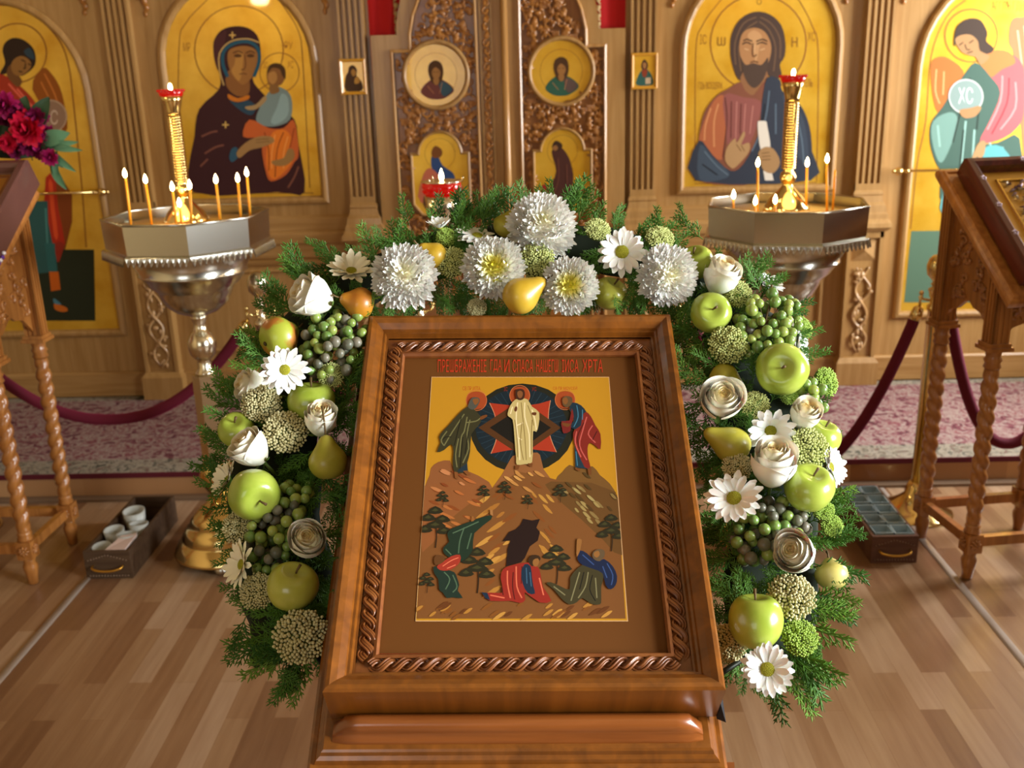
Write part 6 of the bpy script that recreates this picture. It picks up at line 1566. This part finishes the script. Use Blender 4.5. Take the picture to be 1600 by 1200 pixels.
# ---- sedum heads
SED = [(471, 996, 80, 'b', 'lowest cream sedum head on the left side', (0, .2, 1), -.05), (404, 925, 54, 'b', 'small cream sedum head left of the lowest left apple', (-.3, .2, .9), -.035), (375, 824, 50, 'b', 'small cream sedum head on the outer left edge', (-.3, .3, .9), -.03),
       (445, 677, 64, 'b', 'buff sedum head between the roses on the left side', (0, .3, 1), -.045), (517, 587, 38, 'a', 'small green sedum head under the upper left grapes', (0, .2, 1), -.035), (409, 632, 58, 'b', 'buff sedum head below the upper left daisy', (-.1, .3, 1), -.035),
       (706, 411, 46, 'a', 'green sedum head between two pompons on the left of the top', (0, .3, 1), -.045), (697, 372, 30, 'c', 'tiny green sedum sprig behind the mustard pear', (0, .5, 1), -.03), (838, 409, 54, 'a', 'green sedum head directly below the topmost pompon', (0, .2, 1), -.045),
       (745, 481, 28, 'b', 'small sedum sprig on the top edge of the icon case', (0, .3, 1), -.02), (933, 360, 38, 'a', 'pale sedum head right of the topmost pompon', (.2, .6, .8), -.03), (1030, 374, 42, 'a', 'pale sedum head above the shaggy chrysanthemum', (.3, .6, .8), -.03),
       (1153, 461, 40, 'a', 'green sedum head above the right-hand grapes', (.1, .3, 1), -.03), (1137, 540, 56, 'a', 'green sedum head under the smooth apple on the right', (0, .2, 1), -.045), (1253, 512, 34, 'c', 'narrow green sedum sprig at the outer right shoulder', (.7, .4, .6), .0),
       (1289, 597, 44, 'c', 'pale green sedum head on the outer right edge', (.7, .2, .6), .0), (1180, 634, 42, 'a', 'green sedum head between the round rose and the largest apple', (0, .3, 1), -.04), (1233, 620, 26, 'c', 'tiny green sedum sprig under the largest apple', (0, .4, 1), -.03),
       (1259, 702, 62, 'a', 'green sedum head right of the largest rose', (.2, .2, 1), -.05), (1152, 731, 44, 'b', 'olive sedum head left of the largest rose', (-.1, .3, 1), -.05), (1285, 797, 34, 'c', 'bright green sedum sprig below the stemmed apple', (.3, .4, .9), -.03),
       (1299, 822, 34, 'c', 'bright green sedum sprig in the feathery greenery at right', (.4, .2, .9), -.02), (1236, 935, 70, 'b', 'buff sedum head above the lopsided apple', (0, .35, 1), -.04), (1141, 1004, 56, 'b', 'buff sedum head hanging at the lower right corner of the icon case', (-.3, 0, 1), -.03), (1249, 997, 54, 'c', 'green sedum head right of the lopsided apple', (.3, .2, 1), -.035)]
for i, (x, y, d, k, lb, fc, dz) in enumerate(SED):
    build_sedum(lb, place(x, y, dz + .012, fc, i*1.1, size_at(x, y, d, dz)/2*1.08), k)

# ---- evergreen backing
CL = [(472, 1018), (462, 970), (446, 900), (432, 820), (428, 740), (434, 660), (450, 590), (470, 525), (520, 470), (590, 432), (670, 402), (760, 385), (845, 380), (930, 388), (1010, 408), (1090, 440), (1145, 490), (1175, 560), (1192, 640), (1202, 730), (1206, 820), (1206, 900), (1202, 970), (1196, 1035)]
arch = thing('evergreen_arch', 'arch of feathery green thuja sprays round the icon case, the bed of the flowers', 'flower arch', at_d(820, 400, wd(820, 400)))
core = smooth_pts(CL, 3, False)
b = MB(); P = [at_d(x, y, wd(x, y) + .045) for x, y in core]
b.tube(P, [(.074 if (i < 16 or i > 48) else .05) + .005*sin(i*1.3) for i in range(len(P))], 14, flat=.3, up=(WM @ V((0, 0, 1)))); b.build('moss_core', FOAM, arch, True)
a = P[0]; c = P[-1]      # wire feet tie the arch to the lectern
for q, sx in ((a, 1), (c, -1)):
    b = MB(); e = KM @ V((-sx*.255, .06, -TH - .02)); b.tube([q + V((0, .0, .03)), e], .004, 6); b.build('wire_tie', mat('dark_wire', '20241c', .5, .6), arch, True)
def spray_mesh(seed, ln=1.0, dens=1.0):
    """one flat thuja spray, unit length along +y, lying near the xy plane"""
    rs = random.Random(seed); b = MB()
    def seg(pts, w_):
        # scale-leaved twig: lens section with beaded outline
        n = len(pts); vs = []
        for i, p in enumerate(pts):
            d = (pts[min(i+1, n-1)] - pts[max(i-1, 0)]); d = d.normalized() if d.length > 1e-9 else V((0, 1, 0)); s_ = V((d.y, -d.x, 0)); s_ = s_.normalized() if s_.length > 1e-6 else V((1, 0, 0))
            ww = w_*(1.0 if i % 2 else .68)*(1 - .25*i/(n-1)) if i < n - 1 else w_*.12
            vs += [p - s_*ww, p + V((0, 0, ww*.6)), p + s_*ww, p - V((0, 0, ww*.5))]
        b.add(vs, [(4*i + k, 4*i + (k+1) % 4, 4*i + 4 + (k+1) % 4, 4*i + 4 + k) for i in range(n-1) for k in range(4)])
    def twig(p, ang, l, lev, zc):
        n = 5 if lev else 8; pts = []; q = V(p); a = ang
        for i in range(n):
            pts.append(V(q)); a += rs.uniform(-.09, .09) + (.03 if lev else 0)*(-1 if ang < pi/2 else 1)*-1; st = l/(n-1); q = q + V((cos(a)*st, sin(a)*st, zc*st + rs.uniform(-.01, .01)*st*4))
        seg(pts, (.016, .0175, .0165)[lev]); return pts
    main = twig((0, 0, 0), pi/2 + rs.uniform(-.08, .08), ln, 0, -.12)
    m = 8
    for i in range(m):
        f = .12 + .82*i/m; k = f*(len(main)-1); j = int(k); p = main[j].lerp(main[min(j+1, len(main)-1)], k - j)
        for sg in (-1, 1):
            l = (.36*(1 - f)**.65 + .07)*rs.uniform(.75, 1.15); a0 = pi/2 + sg*rs.uniform(.55, .8)
            br = twig(p, a0, l, 1, rs.uniform(-.2, .25))
            nb = max(1, int(l*9))
            for q in range(nb):
                f2 = .25 + .65*q/nb; kk = f2*(len(br)-1); jj = int(kk); p2 = br[jj].lerp(br[min(jj+1, len(br)-1)], kk - jj)
                for s2 in (-1, 1):
                    if rs.random() < .8: twig(p2, a0 + s2*rs.uniform(.5, .75), l*(.34*(1 - f2) + .12), 2, rs.uniform(-.25, .3))
    o = b.build('thuja_spray', THUJA); me = o.data; bpy.data.objects.remove(o); return me
SPR = [spray_mesh(s) for s in (1, 2, 3, 4, 5)]
rs = random.Random(77); sprays = []
def spray(px, py, ang, l_px, dz, lean=0, roll=None):
    """a spray rooted at (px, py), growing in image direction ang (0 right, 90 up)"""
    d = wd(px, py) + dz; c = at_d(px, py, d); r, u, o = view_basis(c)
    if u.z < 0: u = -u
    y = (r*cos(R(ang)) + u*sin(R(ang)) + o*lean).normalized(); z = (o - y*o.dot(y)).normalized(); rl = rs.uniform(-.7, .7) if roll is None else roll
    x = y.cross(z); x2 = x*cos(rl) + z*sin(rl); z2 = x2.cross(y); s_ = l_px*d/FPX
    ob = bpy.data.objects.new('thuja_spray', rs.choice(SPR)); COL.objects.link(ob); ob.parent = arch
    M_ = Matrix(((x2.x*s_, y.x*s_, z2.x*s_, c.x), (x2.y*s_, y.y*s_, z2.y*s_, c.y), (x2.z*s_, y.z*s_, z2.z*s_, c.z), (0, 0, 0, 1)))
    ob.matrix_basis = arch.matrix_basis.inverted() @ M_; sprays.append((l_px, ob))
# outline sprays drawn from the photo: root, direction, length
OUT = [(470, 1030, 240, 85), (480, 1020, 262, 80), (455, 1010, 205, 90), (440, 985, 190, 88), (425, 965, 165, 80), (455, 1000, 225, 70), (490, 1000, 285, 60), (400, 920, 195, 62), (390, 870, 180, 60), (380, 830, 170, 60), (375, 790, 195, 62), (370, 760, 160, 65), (365, 720, 185, 66), (365, 700, 150, 66), (375, 660, 170, 62), (380, 640, 140, 70),
       (400, 600, 165, 62), (425, 570, 168, 70), (430, 560, 145, 70), (430, 530, 180, 55), (450, 500, 150, 66), (455, 480, 135, 70), (480, 450, 120, 70), (500, 440, 150, 60), (540, 420, 130, 55), (590, 410, 125, 66), (620, 400, 105, 66), (650, 395, 120, 58), (690, 380, 100, 55), (735, 370, 95, 75), (750, 360, 60, 70), (720, 370, 80, 74), (760, 350, 110, 56), (800, 360, 95, 68), (830, 350, 105, 64), (870, 350, 75, 70), (885, 345, 60, 74), (860, 340, 95, 64), (900, 350, 50, 64),
       (930, 360, 70, 52), (960, 370, 60, 50), (990, 380, 50, 56), (1010, 385, 35, 58), (1050, 400, 60, 50), (1140, 440, 55, 60), (1160, 440, 40, 62), (1185, 470, 40, 62), (1215, 500, 30, 60), (1230, 530, 10, 58), (1240, 560, 25, 60), (1240, 600, 0, 55), (1250, 640, 20, 52), (1265, 680, -10, 50), (1270, 720, 15, 46), (1275, 780, 10, 60), (1270, 800, 35, 66), (1270, 830, -10, 76), (1280, 850, 20, 72), (1270, 880, -15, 80), (1270, 900, 5, 70), (1255, 930, -20, 92), (1250, 950, -5, 90), (1240, 970, -35, 100), (1230, 1000, -50, 105), (1225, 1030, -65, 95), (1220, 1010, -40, 100), (1200, 1040, -80, 85), (1170, 1030, -105, 62), (1160, 1010, -120, 55), (1235, 990, -60, 110)]
for (x, y, a, l) in OUT:
    spray(x, y, a + rs.uniform(-8, 8), l*rs.uniform(.95, 1.15), rs.uniform(.0, .03), rs.uniform(-.1, .25)); 
    spray(x + rs.uniform(-16, 16), y + rs.uniform(-14, 14), a + rs.uniform(-28, 28), l*rs.uniform(.8, 1.05), rs.uniform(.01, .045), rs.uniform(-.2, .3))
# inner edge: sprays that lap over the icon case's edge
INN = [(500, 990, 330, 55), (500, 930, 350, 50), (500, 880, 10, 60), (510, 830, 40, 60), (505, 780, 20, 66), (500, 740, 340, 60), (500, 700, 0, 55), (520, 640, 20, 50), (530, 600, 50, 50), (540, 560, 300, 50), (520, 530, 0, 50), (570, 470, 300, 46), (600, 470, 290, 44), (640, 470, 275, 40), (680, 460, 300, 46), (700, 450, 285, 46), (730, 450, 250, 46), (760, 460, 270, 40), (800, 450, 280, 40), (860, 460, 260, 34), (920, 450, 270, 42), (960, 460, 280, 40), (1000, 450, 285, 44), (1050, 460, 270, 56), (1080, 470, 250, 72), (1095, 500, 240, 80), (1100, 530, 230, 70), (1110, 590, 190, 56), (1110, 620, 220, 50), (1120, 680, 200, 46), (1130, 720, 240, 55), (1125, 760, 200, 50), (1140, 800, 180, 60), (1150, 840, 170, 70), (1150, 870, 190, 66), (1150, 900, 200, 60), (1150, 930, 180, 50), (1150, 960, 210, 50)]
for (x, y, a, l) in INN:
    spray(x, y, a + rs.uniform(-12, 12), l, rs.uniform(-.03, .0), rs.uniform(.05, .35)); spray(x, y, a + rs.uniform(-50, 50), l, rs.uniform(-.01, .02), rs.uniform(0, .3))
# fill between the flowers
for i in range(230):
    k = rs.random()*(len(core)-1); j = int(k); x, y = core[j]; x += rs.uniform(-75, 75); y += rs.uniform(-50, 50)
    spray(x, y, rs.uniform(0, 360), rs.uniform(44, 70), rs.uniform(-.02, .02) + (.015 if y < 440 else 0), rs.uniform(.0, .35))
for i in range(150):
    y = rs.uniform(520, 1040); e = rs.uniform(4, 75)
    x = 1052 + (y - 490)*.141 + e if i % 2 else 580 - (y - 490)*.131 - e*.8
    spray(x, y, rs.uniform(0, 360), rs.uniform(46, 70), rs.uniform(-.02, .03), rs.uniform(.0, .5))
for i in range(50): spray(rs.uniform(560, 1080), rs.uniform(440, 486), rs.uniform(200, 340), rs.uniform(40, 60), rs.uniform(-.0, .04), rs.uniform(.0, .4))
# a hundred largest stay parts of their own; the rest become one part
sprays.sort(key=lambda q: -q[0])
b = MB(); rest = sprays[100:]
for (l, ob) in rest:
    me = ob.data; b.add([v.co for v in me.vertices], [tuple(f.vertices) for f in me.polygons], 0, True, arch.matrix_basis @ ob.matrix_basis)
for (l, ob) in rest: bpy.data.objects.remove(ob)
o = b.build('small_sprays', THUJA, arch, True); o['kind'] = 'stuff'

# ---- pink flowers on the left lectern's icon
MAG = mat('magenta_petal', 'a0145c', .6, sub=.1); MAGD = mat('deep_magenta_petal', '7a1048', .6); RDP = mat('crimson_petal', 'c01438', .5, sub=.1); DKL = mat('dark_leaf', '1c3a20', .4, spec=.5); PLL = mat('pale_leaf', '4e7c5c', .5)
def vis(px, py, Y): return at_y(px, py, Y)
def carnation(px, py, d, Y, m, label, seed):
    c = vis(px, py, Y); rs_ = random.Random(seed); r, u, o = view_basis(c); r_ = d*(c - CAM).length/FPX/2
    t = thing('carnation', label, 'flower', c, 0, 'pink flowers on the left lectern'); b = MB()
    for i in range(60):
        f = i/60; th = f*1.9; ph = i*2.4; dv = V((sin(th)*cos(ph), -cos(th)*.9, sin(th)*sin(ph) + .15)); petal(b, c + dv*r_*.2, dv, V((0, -1, .2)), r_*rs_.uniform(.7, 1), r_*.08, r_*.26, rs_.uniform(-.6, .8), n=3, cup=.3)
    b.build('petals', m, t, True); b = MB(); b.tube([c, c + V((-.01, .03, -.05))], .002, 6); b.build('stem', GSTEM, t, True)
    return t
CA = [((8, 165), 36, MAG, 'magenta carnation at the left edge of the photo, highest of its cluster'), ((30, 178), 34, MAGD, 'deep magenta carnation right of the highest one'), ((14, 188), 30, MAGD, 'deep magenta carnation just under the highest one'), ((44, 203), 46, RDP, 'large crimson flower in the middle of the pink cluster'), ((58, 186), 32, MAGD, 'deep magenta carnation behind the large crimson flower'),
      ((75, 210), 24, MAG, 'small magenta carnation at the right of the large crimson flower'), ((14, 225), 28, RDP, 'crimson flower low at the left edge above the icon'), ((45, 228), 28, MAGD, 'dark carnation on the top edge of the plum frame'), ((65, 234), 30, MAG, 'magenta carnation at the frame corner'), ((79, 246), 24, MAG, 'lowest pink carnation hanging over the frame corner'), ((26, 238), 22, MAGD, 'small dark carnation on the frame edge at left'), ((-8, 205), 40, MAGD, 'magenta carnation cut off by the left edge')]
for i, (q, d, m, lb) in enumerate(CA): carnation(q[0], q[1], d, 3.46 + .02*(i % 3), m, lb, 40 + i)
def leafblade(px0, py0, px1, py1, w_px, Y, m, label):
    a, c = vis(px0, py0, Y), vis(px1, py1, Y - .02); d = c - a; ln = d.length; d.normalize(); s_ = d.cross(V((0, 1, 0))).normalized(); w_ = w_px*(a - CAM).length/FPX/2; b = MB(); vs = []; n = 8
    for i in range(n + 1):
        t_ = i/n; ww = w_*sin(pi*min(.999, t_*.92 + .06))**.8; q = a + d*ln*t_ + V((0, -.02*sin(pi*t_), 0)); vs += [q - s_*ww, q + V((0, .004, 0)), q + s_*ww]
    b.add(vs, [(3*i + k, 3*i + k + 1, 3*i + 4 + k, 3*i + 3 + k) for i in range(n) for k in range(2)])
    vs2 = [v + V((0, .0015, 0)) for v in vs]; b.add(vs2, [(3*i + 3 + k, 3*i + 4 + k, 3*i + k + 1, 3*i + k) for i in range(n) for k in range(2)])
    o = b.build('leaf', m, bq, True); return o
bq = thing('leaf_spray', 'dark green ruscus leaves bedding the pink flowers above the left framed icon', 'foliage', vis(40, 230, 3.50))
for a in [(50, 210, 76, 152, 26), (52, 215, 22, 165, 24), (60, 222, 108, 208, 22), (70, 226, 128, 235, 10), (72, 228, 122, 222, 10), (74, 230, 118, 268, 11), (78, 232, 98, 262, 10), (80, 250, 104, 296, 12), (30, 220, -10, 200, 26), (40, 190, 40, 150, 22), (20, 200, 60, 215, 24), (10, 215, 50, 245, 22), (0, 190, 30, 240, 26), (60, 190, 46, 240, 20), (70, 215, 80, 262, 12), (88, 236, 92, 286, 9)]:
    leafblade(*a, 3.50, PLL if a[2] > 90 else DKL, '')
b = MB(); b.tube([vis(-20, 232, 3.50), vis(30, 236, 3.50), vis(74, 236, 3.50)], [.03, .028, .015], 10); b.build('moss_bed', FOAM, bq, True)

# ---- oil lamps hanging before the two big icons (above the picture's edge)
for (x, y, z, lb) in ((-1.72, 2.8, 2.12, 'left'), (1.24, 2.8, 2.12, 'right')):
    t = thing('hanging_lamp', 'small brass lamp hanging on a chain from the ceiling on the %s' % lb, 'lamp', (x, y, z), 0)
    b = MB(); b.lathe([(0, -.10), (.02, -.095), (.045, -.07), (.05, -.055)], 20); b.build('bowl', BRASS, t)
    b = MB(); b.tube([(0, 0, -.09), (0, 0, -.055)], .004, 6); b.tube([(0, 0, .05), (0, 0, ZC - z)], .003, 6)
    for q in (0, 2.1, 4.2): b.tube([(.048*cos(q), .048*sin(q), -.06), (0, 0, .06)], .0015, 5)
    b.build('chain', BRASS, t)
    b = MB(); b.sph((0, 0, -.035), .024, 12); b.build('bulb', mat('warm_bulb', 'ffe0a0', .4, emit='ffd080', es=90), t)
